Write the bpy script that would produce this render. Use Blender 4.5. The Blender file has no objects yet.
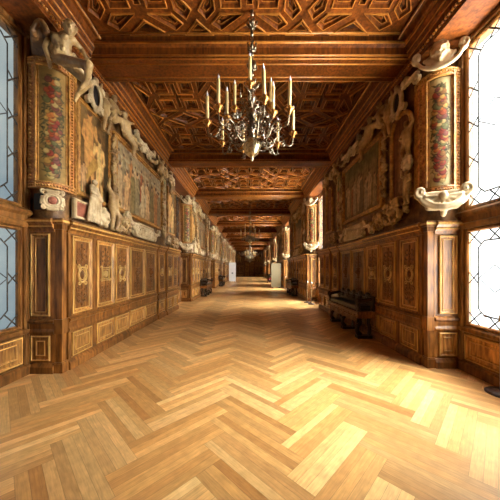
import bpy, bmesh, math, random
import numpy as np
from mathutils import Vector, Matrix, Euler
random.seed(7)
C = bpy.context.scene.collection
PI = math.pi
EYE = 1.65

def W(px, py, z):
    """point at depth z seen in the photo at (px, py)"""
    return Vector(((px-249.5)*z/250, z, (269-py)*z/250+EYE))

# ------------------------------------------------------------------ materials
def newmat(name):
    m = bpy.data.materials.new(name); m.use_nodes = True
    nt = m.node_tree
    return m, nt, nt.nodes['Principled BSDF']

def L(nt, a, b): nt.links.new(a, b)

def wood(name, c0, c1, rough=.38, scale=1.0, rnd=.25, bump=.15, spec=.4, blotch=.35):
    m, nt, b = newmat(name)
    tc = nt.nodes.new('ShaderNodeTexCoord')
    mp = nt.nodes.new('ShaderNodeMapping'); mp.inputs['Scale'].default_value = (9*scale, 9*scale, 1.3*scale)
    oi = nt.nodes.new('ShaderNodeObjectInfo')
    ad = nt.nodes.new('ShaderNodeVectorMath'); ad.operation = 'ADD'
    mu = nt.nodes.new('ShaderNodeMath'); mu.operation = 'MULTIPLY'; mu.inputs[1].default_value = 37
    L(nt, oi.outputs['Random'], mu.inputs[0]); L(nt, tc.outputs['Object'], ad.inputs[0]); L(nt, mu.outputs[0], ad.inputs[1])
    L(nt, ad.outputs[0], mp.inputs['Vector'])
    n = nt.nodes.new('ShaderNodeTexNoise'); n.inputs['Scale'].default_value = 2.2; n.inputs['Detail'].default_value = 6
    L(nt, mp.outputs[0], n.inputs['Vector'])
    r = nt.nodes.new('ShaderNodeValToRGB'); r.color_ramp.elements[0].position = .32; r.color_ramp.elements[1].position = .7
    r.color_ramp.elements[0].color = (*c0, 1); r.color_ramp.elements[1].color = (*c1, 1)
    L(nt, n.outputs['Fac'], r.inputs[0])
    n2 = nt.nodes.new('ShaderNodeTexNoise'); n2.inputs['Scale'].default_value = 2.7; n2.inputs['Detail'].default_value = 3
    L(nt, ad.outputs[0], n2.inputs['Vector'])
    mr = nt.nodes.new('ShaderNodeMapRange'); mr.inputs['From Min'].default_value = .3; mr.inputs['From Max'].default_value = .7
    mr.inputs['To Min'].default_value = 1-blotch; mr.inputs['To Max'].default_value = 1+blotch*.6
    L(nt, n2.outputs['Fac'], mr.inputs['Value'])
    m2 = nt.nodes.new('ShaderNodeMapRange'); m2.inputs['To Min'].default_value = 1-rnd; m2.inputs['To Max'].default_value = 1+rnd*.6
    L(nt, oi.outputs['Random'], m2.inputs['Value'])
    mm = nt.nodes.new('ShaderNodeMath'); mm.operation = 'MULTIPLY'
    L(nt, mr.outputs[0], mm.inputs[0]); L(nt, m2.outputs[0], mm.inputs[1])
    vs = nt.nodes.new('ShaderNodeVectorMath'); vs.operation = 'SCALE'
    L(nt, r.outputs[0], vs.inputs[0]); L(nt, mm.outputs[0], vs.inputs['Scale'])
    L(nt, vs.outputs[0], b.inputs['Base Color'])
    bp = nt.nodes.new('ShaderNodeBump'); bp.inputs['Strength'].default_value = bump; bp.inputs['Distance'].default_value = .01
    L(nt, n.outputs['Fac'], bp.inputs['Height']); L(nt, bp.outputs[0], b.inputs['Normal'])
    b.inputs['Roughness'].default_value = rough; b.inputs['Specular IOR Level'].default_value = spec
    return m

def stone(name, c0, c1, rough=.6, scale=4, bump=.3, dist=.02):
    m, nt, b = newmat(name)
    tc = nt.nodes.new('ShaderNodeTexCoord')
    n = nt.nodes.new('ShaderNodeTexNoise'); n.inputs['Scale'].default_value = scale; n.inputs['Detail'].default_value = 7; n.inputs['Roughness'].default_value = .6
    L(nt, tc.outputs['Object'], n.inputs['Vector'])
    r = nt.nodes.new('ShaderNodeValToRGB'); r.color_ramp.elements[0].position = .35; r.color_ramp.elements[1].position = .65
    r.color_ramp.elements[0].color = (*c0, 1); r.color_ramp.elements[1].color = (*c1, 1)
    L(nt, n.outputs['Fac'], r.inputs[0]); L(nt, r.outputs[0], b.inputs['Base Color'])
    n2 = nt.nodes.new('ShaderNodeTexNoise'); n2.inputs['Scale'].default_value = scale*5; n2.inputs['Detail'].default_value = 5
    L(nt, tc.outputs['Object'], n2.inputs['Vector'])
    bp = nt.nodes.new('ShaderNodeBump'); bp.inputs['Strength'].default_value = bump; bp.inputs['Distance'].default_value = dist
    L(nt, n2.outputs['Fac'], bp.inputs['Height']); L(nt, bp.outputs[0], b.inputs['Normal'])
    b.inputs['Roughness'].default_value = rough
    return m

def metal(name, c, rough=.3, met=1.0):
    m, nt, b = newmat(name)
    tc = nt.nodes.new('ShaderNodeTexCoord'); n = nt.nodes.new('ShaderNodeTexNoise'); n.inputs['Scale'].default_value = 25
    L(nt, tc.outputs['Object'], n.inputs['Vector'])
    r = nt.nodes.new('ShaderNodeValToRGB')
    r.color_ramp.elements[0].color = (c[0]*.45, c[1]*.42, c[2]*.4, 1); r.color_ramp.elements[1].color = (*c, 1)
    r.color_ramp.elements[0].position = .35; r.color_ramp.elements[1].position = .6
    L(nt, n.outputs['Fac'], r.inputs[0]); L(nt, r.outputs[0], b.inputs['Base Color'])
    b.inputs['Metallic'].default_value = met; b.inputs['Roughness'].default_value = rough
    return m

def attr_mat(name, rough=.55, spec=.3, bump=.2, noise_amt=.35, nscale=9):
    m, nt, b = newmat(name)
    a = nt.nodes.new('ShaderNodeAttribute'); a.attribute_name = 'Col'
    tc = nt.nodes.new('ShaderNodeTexCoord'); n = nt.nodes.new('ShaderNodeTexNoise'); n.inputs['Scale'].default_value = nscale; n.inputs['Detail'].default_value = 7
    L(nt, tc.outputs['Object'], n.inputs['Vector'])
    mr = nt.nodes.new('ShaderNodeMapRange'); mr.inputs['From Min'].default_value = .3; mr.inputs['From Max'].default_value = .7
    mr.inputs['To Min'].default_value = .74*(1-noise_amt*1.3); mr.inputs['To Max'].default_value = .74*(1+noise_amt)
    L(nt, n.outputs['Fac'], mr.inputs['Value'])
    vs = nt.nodes.new('ShaderNodeVectorMath'); vs.operation = 'SCALE'
    L(nt, a.outputs['Color'], vs.inputs[0]); L(nt, mr.outputs[0], vs.inputs['Scale']); L(nt, vs.outputs[0], b.inputs['Base Color'])
    bp = nt.nodes.new('ShaderNodeBump'); bp.inputs['Strength'].default_value = bump; bp.inputs['Distance'].default_value = .006
    L(nt, n.outputs['Fac'], bp.inputs['Height']); L(nt, bp.outputs[0], b.inputs['Normal'])
    b.inputs['Roughness'].default_value = rough; b.inputs['Specular IOR Level'].default_value = spec
    return m

M = {}
M['ceil'] = wood('ceiling_walnut', (.075,.017,.002), (.23,.060,.007), rough=.42, rnd=.08, spec=.3)
M['ceil_dark'] = wood('ceiling_coffer_field', (.020,.006,.002), (.09,.024,.006), rough=.45, rnd=.05)  # recess shade painted in: coffer fields much darker than the ribs
M['ceil_light'] = wood('ceiling_highlight_bead', (.36,.12,.016), (.50,.19,.03), rough=.32, rnd=.05)  # edge highlights painted in as a lighter wood tone
M['walnut'] = wood('wainscot_walnut', (.095,.030,.006), (.35,.14,.030), rough=.36)
M['field'] = wood('wainscot_panel_field', (.18,.065,.014), (.60,.29,.075), rough=.4, scale=1.6, blotch=.45)
M['gilt'] = wood('gilded_moulding', (.46,.24,.06), (.72,.43,.13), rough=.33, rnd=.1, bump=.05)
M['carve'] = wood('carved_walnut_relief', (.09,.032,.008), (.28,.115,.03), rough=.4, scale=3)
M['giltcarve'] = wood('gilded_relief', (.42,.24,.07), (.66,.43,.15), rough=.38, scale=3, rnd=.1)
M['darkwood'] = wood('dark_bench_wood', (.018,.009,.005), (.06,.028,.012), rough=.3)
M['winwood'] = wood('window_joinery_wood', (.095,.032,.007), (.33,.14,.034), rough=.34)
M['stucco'] = stone('cream_stucco', (.34,.23,.11), (.66,.51,.30), rough=.5)
M['stucco_old'] = stone('aged_figure_stucco', (.20,.10,.03), (.54,.36,.155), rough=.45)
M['gold_st'] = stone('ochre_gilded_stucco', (.20,.07,.013), (.54,.27,.055), rough=.4, scale=9, bump=.6)
M['bg'] = stone('painted_wall_ground', (.06,.022,.006), (.26,.12,.032), rough=.55, scale=5, bump=.5)
M['frieze'] = stone('red_gold_frieze', (.24,.055,.012), (.66,.28,.06), rough=.45, scale=14, bump=.8)
M['marble'] = stone('red_marble', (.22,.06,.03), (.42,.15,.09), rough=.3, scale=9, bump=.05)
M['brass'] = metal('aged_brass', (.34,.275,.19), .3)
M['globe'] = metal('polished_brass', (.70,.56,.32), .32)
M['giltmetal'] = metal('gilt_bronze', (.62,.29,.08), .35)
M['lead'] = metal('lead_came', (.10,.085,.07), .5, .6)
M['iron'] = metal('dark_iron', (.10,.07,.06), .45, .6)
M['steel'] = metal('stanchion_steel', (.7,.66,.6), .3)
M['fresco'] = attr_mat('fresco_paint')
M['paint_dim'] = attr_mat('garland_paint', noise_amt=.2)

def plain(name, c, rough=.5, **k):
    m, nt, b = newmat(name)
    tc = nt.nodes.new('ShaderNodeTexCoord'); n = nt.nodes.new('ShaderNodeTexNoise'); n.inputs['Scale'].default_value = 8
    L(nt, tc.outputs['Object'], n.inputs['Vector'])
    r = nt.nodes.new('ShaderNodeValToRGB')
    r.color_ramp.elements[0].color = (*[v*.88 for v in c], 1); r.color_ramp.elements[1].color = (*c, 1)
    L(nt, n.outputs['Fac'], r.inputs[0]); L(nt, r.outputs[0], b.inputs['Base Color'])
    b.inputs['Roughness'].default_value = rough
    return m, b
M['wax'], _b = plain('candle_wax', (.74,.52,.21), .45)
M['bulb'], _b = plain('frosted_flame_bulb', (.85,.80,.88), .2)
M['white'], _b = plain('white_board', (.82,.84,.84), .5)
M['beige'], _b = plain('beige_board', (.19,.15,.08), .7)
M['ink'], _b = plain('grey_print', (.25,.27,.3), .6)
M['red'], _b = plain('red_velvet', (.35,.02,.015), .8)
M['cushion'], _b = plain('dark_leather', (.02,.014,.01), .35)
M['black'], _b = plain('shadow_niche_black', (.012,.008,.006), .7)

def glass():
    m = bpy.data.materials.new('window_glass'); m.use_nodes = True; nt = m.node_tree
    nt.nodes.clear()
    o = nt.nodes.new('ShaderNodeOutputMaterial'); t = nt.nodes.new('ShaderNodeBsdfTransparent'); g = nt.nodes.new('ShaderNodeBsdfGlossy')
    t.inputs[0].default_value = (.93,.96,.97,1); g.inputs['Roughness'].default_value = .03
    lw = nt.nodes.new('ShaderNodeLayerWeight'); lw.inputs['Blend'].default_value = .15
    f = nt.nodes.new('ShaderNodeMath'); f.operation = 'MULTIPLY'; f.inputs[1].default_value = .35; L(nt, lw.outputs['Facing'], f.inputs[0])
    mx = nt.nodes.new('ShaderNodeMixShader')
    L(nt, f.outputs[0], mx.inputs[0]); L(nt, t.outputs[0], mx.inputs[1]); L(nt, g.outputs[0], mx.inputs[2]); L(nt, mx.outputs[0], o.inputs[0])
    return m
M['glass'] = glass()

def floor_mat():
    m, nt, b = newmat('herringbone_oak')
    a = nt.nodes.new('ShaderNodeAttribute'); a.attribute_name = 'Col'
    uv = nt.nodes.new('ShaderNodeUVMap'); uv.uv_map = 'UVMap'
    sx = nt.nodes.new('ShaderNodeSeparateXYZ'); L(nt, uv.outputs[0], sx.inputs[0])
    # grain in plank space: uv is in metres across / along, plus a per plank offset in the second map
    uv2 = nt.nodes.new('ShaderNodeUVMap'); uv2.uv_map = 'Grain'
    mp = nt.nodes.new('ShaderNodeMapping'); mp.inputs['Scale'].default_value = (1, .07, 1)
    L(nt, uv2.outputs[0], mp.inputs[0])
    n = nt.nodes.new('ShaderNodeTexNoise'); n.inputs['Scale'].default_value = 75; n.inputs['Detail'].default_value = 6; n.inputs['Distortion'].default_value = .6
    L(nt, mp.outputs[0], n.inputs['Vector'])
    n3 = nt.nodes.new('ShaderNodeTexNoise'); n3.inputs['Scale'].default_value = 9; n3.inputs['Detail'].default_value = 3
    L(nt, uv2.outputs[0], n3.inputs['Vector'])
    mr = nt.nodes.new('ShaderNodeMapRange'); mr.inputs['From Min'].default_value = .25; mr.inputs['From Max'].default_value = .75
    mr.inputs['To Min'].default_value = .78; mr.inputs['To Max'].default_value = 1.16
    L(nt, n.outputs['Fac'], mr.inputs['Value'])
    mr3 = nt.nodes.new('ShaderNodeMapRange'); mr3.inputs['From Min'].default_value = .3; mr3.inputs['From Max'].default_value = .7
    mr3.inputs['To Min'].default_value = .88; mr3.inputs['To Max'].default_value = 1.1
    L(nt, n3.outputs['Fac'], mr3.inputs['Value'])
    # seams
    def edge(sock, size, wid):
        pp = nt.nodes.new('ShaderNodeMath'); pp.operation = 'PINGPONG'; pp.inputs[1].default_value = size/2
        L(nt, sock, pp.inputs[0])
        lt = nt.nodes.new('ShaderNodeMapRange'); lt.inputs['From Min'].default_value = 0; lt.inputs['From Max'].default_value = wid
        lt.inputs['To Min'].default_value = .45; lt.inputs['To Max'].default_value = 1
        L(nt, pp.outputs[0], lt.inputs['Value']); return lt.outputs[0]
    e1 = edge(sx.outputs[0], PW/3, .0022); e2 = edge(sx.outputs[1], PW*4, .0025)
    def mul(x, y):
        q = nt.nodes.new('ShaderNodeMath'); q.operation = 'MULTIPLY'; L(nt, x, q.inputs[0]); L(nt, y, q.inputs[1]); return q.outputs[0]
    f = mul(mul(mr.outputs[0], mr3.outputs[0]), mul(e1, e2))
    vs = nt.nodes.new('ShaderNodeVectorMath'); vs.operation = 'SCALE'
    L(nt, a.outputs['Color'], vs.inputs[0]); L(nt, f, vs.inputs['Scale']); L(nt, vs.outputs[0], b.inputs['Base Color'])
    b.inputs['Roughness'].default_value = .42; b.inputs['Specular IOR Level'].default_value = .5
    b.inputs['Coat Weight'].default_value = .3; b.inputs['Coat Roughness'].default_value = .3
    bp = nt.nodes.new('ShaderNodeBump'); bp.inputs['Strength'].default_value = .12; bp.inputs['Distance'].default_value = .003
    L(nt, n.outputs['Fac'], bp.inputs['Height']); L(nt, bp.outputs[0], b.inputs['Normal'])
    return m

# ------------------------------------------------------------------ mesh builder
class MB:
    def __init__(s): s.v = []; s.f = []; s.sm = []
    def add(s, vs, fs, smooth=False):
        o = len(s.v); s.v += [tuple(v) for v in vs]; s.f += [tuple(i+o for i in f) for f in fs]; s.sm += [smooth]*len(fs); return s
    def box(s, x0, x1, y0, y1, z0, z1):
        x0, x1 = sorted((x0, x1)); y0, y1 = sorted((y0, y1)); z0, z1 = sorted((z0, z1))
        v = [(x, y, z) for z in (z0, z1) for y in (y0, y1) for x in (x0, x1)]
        return s.add(v, [(0,2,3,1), (4,5,7,6), (0,1,5,4), (2,6,7,3), (0,4,6,2), (1,3,7,5)])
    def rings(s, u0, u1, v0, v1, loops, cap=True):
        """nested rectangles: loops of (inset, d) -> local x=u, y=-d, z=v"""
        vs = []
        for i, d in loops:
            vs += [(u0+i, -d, v0+i), (u1-i, -d, v0+i), (u1-i, -d, v1-i), (u0+i, -d, v1-i)]
        fs = []
        for k in range(len(loops)-1):
            a = 4*k; b = a+4
            for j in range(4): fs.append((a+j, a+(j+1) % 4, b+(j+1) % 4, b+j))
        if cap: a = 4*(len(loops)-1); fs.append((a, a+1, a+2, a+3))
        return s.add(vs, fs)
    def prof(s, u0, u1, pts):
        """closed profile of (d, v) swept from u0 to u1"""
        n = len(pts)
        vs = [(u0, -d, v) for d, v in pts]+[(u1, -d, v) for d, v in pts]
        fs = [(i, (i+1) % n, n+(i+1) % n, n+i) for i in range(n)]+[tuple(range(n-1, -1, -1)), tuple(range(n, 2*n))]
        return s.add(vs, fs)
    def tube(s, pts, r, n=6, flat=1.0, close=False):
        pts = [Vector(p) for p in pts]; m = len(pts)
        rs = r if isinstance(r, (list, tuple)) else [r]*m
        vs = []; up = None
        for i, p in enumerate(pts):
            if close: t = (pts[(i+1) % m]-pts[i-1])
            else: t = pts[min(i+1, m-1)]-pts[max(i-1, 0)]
            if t.length < 1e-9: t = Vector((0, 0, 1))
            t.normalize()
            if up is None: up = t.orthogonal().normalized() if abs(t.y) > .9 else Vector((0, 1, 0))
            a = (up - t*up.dot(t))
            if a.length < 1e-6: a = t.orthogonal()
            a.normalize(); up = a; b = t.cross(a)
            for k in range(n):
                an = 2*PI*k/n
                vs.append(p + a*math.cos(an)*rs[i]*flat + b*math.sin(an)*rs[i])
        fs = []
        for i in range(m if close else m-1):
            j = (i+1) % m
            for k in range(n): fs.append((i*n+k, i*n+(k+1) % n, j*n+(k+1) % n, j*n+k))
        if not close: fs += [tuple(range(n-1, -1, -1)), tuple((m-1)*n+k for k in range(n))]
        return s.add(vs, fs, True)
    def lathe(s, prof, c=(0, 0, 0), n=16, axis='z'):
        vs = []
        for r, z in prof:
            for k in range(n):
                a = 2*PI*k/n; x, y = r*math.cos(a), r*math.sin(a)
                vs.append((c[0]+x, c[1]+y, c[2]+z) if axis == 'z' else (c[0]+x, c[1]-z, c[2]+y))
        m = len(prof); fs = []
        for i in range(m-1):
            for k in range(n): fs.append((i*n+k, i*n+(k+1) % n, (i+1)*n+(k+1) % n, (i+1)*n+k))
        fs += [tuple(range(n-1, -1, -1)), tuple((m-1)*n+k for k in range(n))]
        return s.add(vs, fs, True)
    def ball(s, c, r, n=10, m=6):
        if not isinstance(r, (tuple, list)): r = (r, r, r)
        vs = [(c[0], c[1], c[2]-r[2])]
        for i in range(1, m):
            ph = -PI/2+PI*i/m
            for k in range(n):
                a = 2*PI*k/n
                vs.append((c[0]+r[0]*math.cos(ph)*math.cos(a), c[1]+r[1]*math.cos(ph)*math.sin(a), c[2]+r[2]*math.sin(ph)))
        vs.append((c[0], c[1], c[2]+r[2])); t = len(vs)-1; fs = []
        for k in range(n):
            fs.append((0, 1+(k+1) % n, 1+k)); fs.append((t, 1+(m-2)*n+k, 1+(m-2)*n+(k+1) % n))
            for i in range(m-2): a = 1+i*n; b = a+n; fs.append((a+k, a+(k+1) % n, b+(k+1) % n, b+k))
        return s.add(vs, fs, True)
    def cap(s, p0, r0, p1, r1, n=10):
        """tapered capsule"""
        p0, p1 = Vector(p0), Vector(p1)
        s.ball(p0, r0, n, 6); s.ball(p1, r1, n, 6)
        if (p1-p0).length > 1e-4: s.tube([p0, p1], [r0, r1], n)
        return s
    def mesh(s, name, mat, fixn=True):
        me = bpy.data.meshes.new(name); me.from_pydata(s.v, [], s.f)
        me.polygons.foreach_set('use_smooth', s.sm)
        if fixn:
            bm = bmesh.new(); bm.from_mesh(me); bmesh.ops.recalc_face_normals(bm, faces=bm.faces); bm.to_mesh(me); bm.free()
        me.materials.append(mat); me.update()
        return me
    def build(s, name, mat, parent=None, fixn=True):
        return link(name, s.mesh(name, mat, fixn), parent)

def link(name, me, parent=None):
    o = bpy.data.objects.new(name, me); C.objects.link(o)
    if parent: o.parent = parent
    return o

def sculpt(mb, name, mat, voxel=.014, smooth=2):
    me = mb.mesh(name+'_raw', mat, fixn=False)
    o = bpy.data.objects.new('tmp', me); C.objects.link(o)
    r = o.modifiers.new('r', 'REMESH'); r.mode = 'VOXEL'; r.voxel_size = voxel; r.use_smooth_shade = True
    if smooth:
        q = o.modifiers.new('s', 'SMOOTH'); q.factor = .5; q.iterations = smooth
    dg = bpy.context.evaluated_depsgraph_get()
    out = bpy.data.meshes.new_from_object(o.evaluated_get(dg), depsgraph=dg)
    out.name = name
    for p in out.polygons: p.use_smooth = True
    out.materials.clear(); out.materials.append(mat)
    bpy.data.objects.remove(o); bpy.data.meshes.remove(me)
    return out

def tag(o, label, cat, group=None):
    o['label'] = label; o['category'] = cat
    if group: o['group'] = group
    return o
def empty(name, loc=(0, 0, 0), rz=0):
    o = bpy.data.objects.new(name, None); C.objects.link(o); o.location = loc; o.rotation_euler = (0, 0, rz); o.empty_display_size = .1
    return o
def struct(o): o['kind'] = 'structure'; return o
def copy_tree(o, parent=None):
    c = o.copy(); C.objects.link(c)
    if parent: c.parent = parent
    for ch in list(o.children): copy_tree(ch, c)
    return c
used = set()
def inst(proto, loc, rz, label, cat, group=None, scale=None):
    """first use moves the prototype itself, later uses copy it and its parts"""
    if proto.name in used: o = copy_tree(proto)
    else: o = proto; used.add(proto.name)
    o.location = loc; o.rotation_euler = (0, 0, rz)
    if scale: o.scale = scale
    return tag(o, label, cat, group)

# ------------------------------------------------------------------ layout
Y0L, Y0R, PITCH, PLEN = 3.97, 4.18, 8.7, 6.45
YB, YE = -4.8, 54.2
XW, XO = 3.10, 3.55              # pier face, window plane
NP = 6
ZC, ZB, ZS = 5.90, 5.50, 5.34    # coffer field, beam soffit, recess soffit
PW = .256
# ------------------------------------------------------------------ floor
def build_floor():
    rng = random.Random(3)
    off = .476; s2 = math.sqrt(2)
    V = []; F = []; U = []; G = []; Cc = []
    base = [(.40,.19,.055), (.47,.245,.078), (.54,.30,.105), (.58,.34,.13), (.44,.215,.065), (.37,.165,.045), (.62,.38,.155), (.50,.27,.09)]
    def quad(u, v, along_u, col, w3):
        # strip of width PW/3, length 3PW
        for (a, c) in ((0, 0), (4*PW, 0), (4*PW, PW/3), (0, PW/3)):
            uu, vv = (u+a, v+c) if along_u else (u+c, v+a)
            V.append(((uu-vv)/s2+off, (uu+vv)/s2, 0))
        o = len(V)-4
        F.append((o, o+1, o+2, o+3) if along_u else (o, o+3, o+2, o+1))
        gx, gy = rng.uniform(0, 40), rng.uniform(0, 40)
        quadv = [(0, 0), (0, 4*PW), (PW/3, 4*PW), (PW/3, 0)]
        order = [0, 1, 2, 3] if along_u else [0, 3, 2, 1]
        for k in order:
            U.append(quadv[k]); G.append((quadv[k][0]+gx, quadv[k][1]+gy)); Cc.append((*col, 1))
    n = 150
    lo, hi = YB-1.5, YE+1
    for j in range(-170, 370):
        for i in range(-170, 370):
            x = (i-j)*PW/s2+off; y = (i+j)*PW/s2
            if abs(x) > 4.8 or y < lo or y > hi: continue
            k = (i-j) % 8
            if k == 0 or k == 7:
                b0 = rng.choice(base); t = rng.uniform(.93, 1.07)*(1.12 if k == 0 else .90)  # grain-direction sheen painted in: one lay lighter, the other darker
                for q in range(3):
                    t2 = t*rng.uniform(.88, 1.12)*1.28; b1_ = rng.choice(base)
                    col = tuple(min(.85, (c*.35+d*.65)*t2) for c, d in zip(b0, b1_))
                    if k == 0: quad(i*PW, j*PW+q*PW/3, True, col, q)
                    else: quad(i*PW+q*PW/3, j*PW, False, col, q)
    me = bpy.data.meshes.new('floor'); me.from_pydata(V, [], F)
    u1 = me.uv_layers.new(name='UVMap'); u2 = me.uv_layers.new(name='Grain')
    u1.data.foreach_set('uv', [c for p in U for c in p]); u2.data.foreach_set('uv', [c for p in G for c in p])
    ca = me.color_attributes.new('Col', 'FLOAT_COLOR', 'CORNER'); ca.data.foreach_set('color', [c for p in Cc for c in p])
    me.materials.append(floor_mat())
    # keep it inside the room
    bm = bmesh.new(); bm.from_mesh(me)
    for co, no in (((3.6, 0, 0), (1, 0, 0)), ((-3.6, 0, 0), (-1, 0, 0)), ((0, YB-.1, 0), (0, -1, 0)), ((0, YE+.1, 0), (0, 1, 0))):
        bmesh.ops.bisect_plane(bm, geom=bm.verts[:]+bm.edges[:]+bm.faces[:], plane_co=co, plane_no=no, clear_outer=True)
    bm.normal_update()
    bm.to_mesh(me); bm.free()
    struct(link('floor', me))
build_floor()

# ------------------------------------------------------------------ ceiling
def coffer_polys():
    """recess outlines of one 1.8 m tile (all four quarters)"""
    P = []
    P.append([(-.055,-.42),(.055,-.42),(.055,-.055),(.42,-.055),(.42,.055),(.055,.055),(.055,.42),(-.055,.42),(-.055,.055),(-.42,.055),(-.42,-.055),(-.055,-.055)])
    q = [[(.13,.13),(.47,.13),(.47,.47),(.13,.47)], [(.1,.56),(.5,.56),(.66,.73),(.5,.85)], [(.56,.1),(.85,.5),(.73,.66),(.56,.5)]]
    for sx in (1, -1):
        for sy in (1, -1):
            for p in q:
                r = [(x*sx, y*sy) for x, y in p]
                if sx*sy < 0: r.reverse()
                P.append(r)
    return P
def inset_poly(p, d):
    n = len(p); out = []
    for i in range(n):
        a, b, c = Vector(p[i-1]), Vector(p[i]), Vector(p[(i+1) % n])
        e1 = (b-a).normalized(); e2 = (c-b).normalized()
        n1 = Vector((-e1.y, e1.x)); n2 = Vector((-e2.y, e2.x))
        k = n1+n2; den = 1+n1.dot(n2)
        out.append(tuple(b+k*d/max(den, .35)))
    return out
def poly_ccw(p):
    a = sum(p[i-1][0]*p[i][1]-p[i][0]*p[i-1][1] for i in range(len(p)))
    return p if a > 0 else p[::-1]
def build_bay():
    nx, ny = 3, 2; hw, hl = 2.74, 1.94
    polys = []
    for ix in range(nx):
        for iy in range(ny):
            cx, cy = (ix-1)*1.8, (iy-.5)*1.8
            for p in coffer_polys(): polys.append([(x+cx, y+cy) for x, y in p])
    # lozenges between neighbouring crosses, half lozenges (triangles) at the border
    dx, dy = .36, .24
    for ix in range(nx):
        cx = (ix-1)*1.8
        polys.append([(cx-dx, 0), (cx, -dy), (cx+dx, 0), (cx, dy)])
        for s in (1, -1): polys.append([(cx-dx, s*1.84), (cx+dx, s*1.84), (cx, s*(1.8-dy))])
    for iy in (-1, 1):
        for x in (-.9, .9): polys.append([(x-dy, iy*.9), (x, iy*.9-dx), (x+dy, iy*.9), (x, iy*.9+dx)])
        for s in (1, -1): polys.append([(s*2.67, iy*.9-dx), (s*2.67, iy*.9+dx), (s*(2.7-dy), iy*.9)])
    for x in (-.9, .9):
        polys.append([(x-.26, 0), (x, -.26), (x+.26, 0), (x, .26)])
        for s in (1, -1): polys.append([(x-.26, s*1.84), (x+.26, s*1.84), (x, s*1.56)])
    for s in (1, -1): polys.append([(s*2.67, -.26), (s*2.67, .26), (s*2.42, 0)])
    polys = [poly_ccw(p) for p in polys]
    bm = bmesh.new(); edges = []
    def loop(pts, z=0):
        vs = [bm.verts.new((x, y, z)) for x, y in pts]
        return vs, [bm.edges.new((vs[i], vs[(i+1) % len(vs)])) for i in range(len(vs))]
    _, e = loop([(-hw, -hl), (hw, -hl), (hw, hl), (-hw, hl)]); edges += e
    for p in polys:
        _, e = loop(p); edges += e
    bmesh.ops.triangle_fill(bm, edges=edges, use_beauty=True, use_dissolve=False)
    # drop triangles that fell inside a recess
    def inside(pt, p):
        x, y = pt; r = False
        for i in range(len(p)):
            x1, y1 = p[i-1]; x2, y2 = p[i]
            if (y1 > y) != (y2 > y) and x < (x2-x1)*(y-y1)/(y2-y1)+x1: r = not r
        return r
    kill = [f for f in bm.faces if any(inside(f.calc_center_median()[:2], p) for p in polys)]
    bmesh.ops.delete(bm, geom=kill, context='FACES_ONLY')
    for f in bm.faces:
        f.normal_update()
        if f.normal.z > 0: f.normal_flip()
    me = bpy.data.meshes.new('ceiling'); bm.to_mesh(me); bm.free()
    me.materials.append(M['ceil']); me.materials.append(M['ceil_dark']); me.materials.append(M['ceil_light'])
    bm = bmesh.new(); bm.from_mesh(me)
    for p in polys:
        small = len(p) == 12
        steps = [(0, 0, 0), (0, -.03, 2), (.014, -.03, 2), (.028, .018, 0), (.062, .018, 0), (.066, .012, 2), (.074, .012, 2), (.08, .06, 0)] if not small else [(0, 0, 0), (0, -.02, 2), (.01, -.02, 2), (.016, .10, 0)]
        prev = None
        for d, z, mi in steps:
            q = inset_poly(p, d)
            cur = [bm.verts.new((x, y, z)) for x, y in q]
            if prev:
                for i in range(len(cur)):
                    j = (i+1) % len(cur)
                    f = bm.faces.new((prev[i], cur[i], cur[j], prev[j])); f.material_index = mi
            prev = cur
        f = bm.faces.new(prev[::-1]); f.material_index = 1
        if not small and len(p) == 4:
            # carved boss on the field
            cx = sum(x for x, y in q)/len(q); cy = sum(y for x, y in q)/len(q)
            c2 = [bm.verts.new((x*.55+cx*.45, y*.55+cy*.45, .06)) for x, y in q]
            c3 = [bm.verts.new((x*.45+cx*.55, y*.45+cy*.55, .03)) for x, y in q]
            for i in range(len(c2)):
                j = (i+1) % len(c2); bm.faces.new((c2[i], c3[i], c3[j], c2[j]))
            bm.faces.new(c3[::-1])
    bm.to_mesh(me); bm.free(); me.update()
    return me
bay_me = build_bay()
BEAM0, BP = 4.86, 4.35
bay_ys = [BEAM0+BP*(k+.5) for k in range(-3, 12)]
for k, y in enumerate(bay_ys):
    if y-2 > YE: continue
    o = struct(link('ceiling', bay_me)); o.location = (0, y, ZC)
# slab above
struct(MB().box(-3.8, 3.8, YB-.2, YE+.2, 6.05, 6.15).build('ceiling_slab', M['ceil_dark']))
def beam_mesh():
    b = MB()
    pts = [(-.30, .40), (-.30, .30), (-.34, .27), (-.34, .22), (-.285, .20), (-.285, .07), (-.27, .05), (-.27, .0)]
    full = pts+[(-d, v) for d, v in pts[::-1]]
    b.prof(-2.95, 2.95, full)
    return b.mesh('trim', M['ceil'])
bm_me = beam_mesh()
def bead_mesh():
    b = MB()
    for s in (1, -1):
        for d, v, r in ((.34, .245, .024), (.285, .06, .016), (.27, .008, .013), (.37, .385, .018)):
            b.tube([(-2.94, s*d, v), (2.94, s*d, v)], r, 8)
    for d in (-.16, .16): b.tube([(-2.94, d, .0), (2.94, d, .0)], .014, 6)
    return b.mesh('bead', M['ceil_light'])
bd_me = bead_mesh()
nb = 0
for k in range(-2, 12):
    y = BEAM0+BP*k
    if y > YE: continue
    nb += 1
    o = struct(link('trim_%d' % nb, bm_me)); o.location = (0, y, ZB)
    q = link('bead', bd_me, o)
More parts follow.
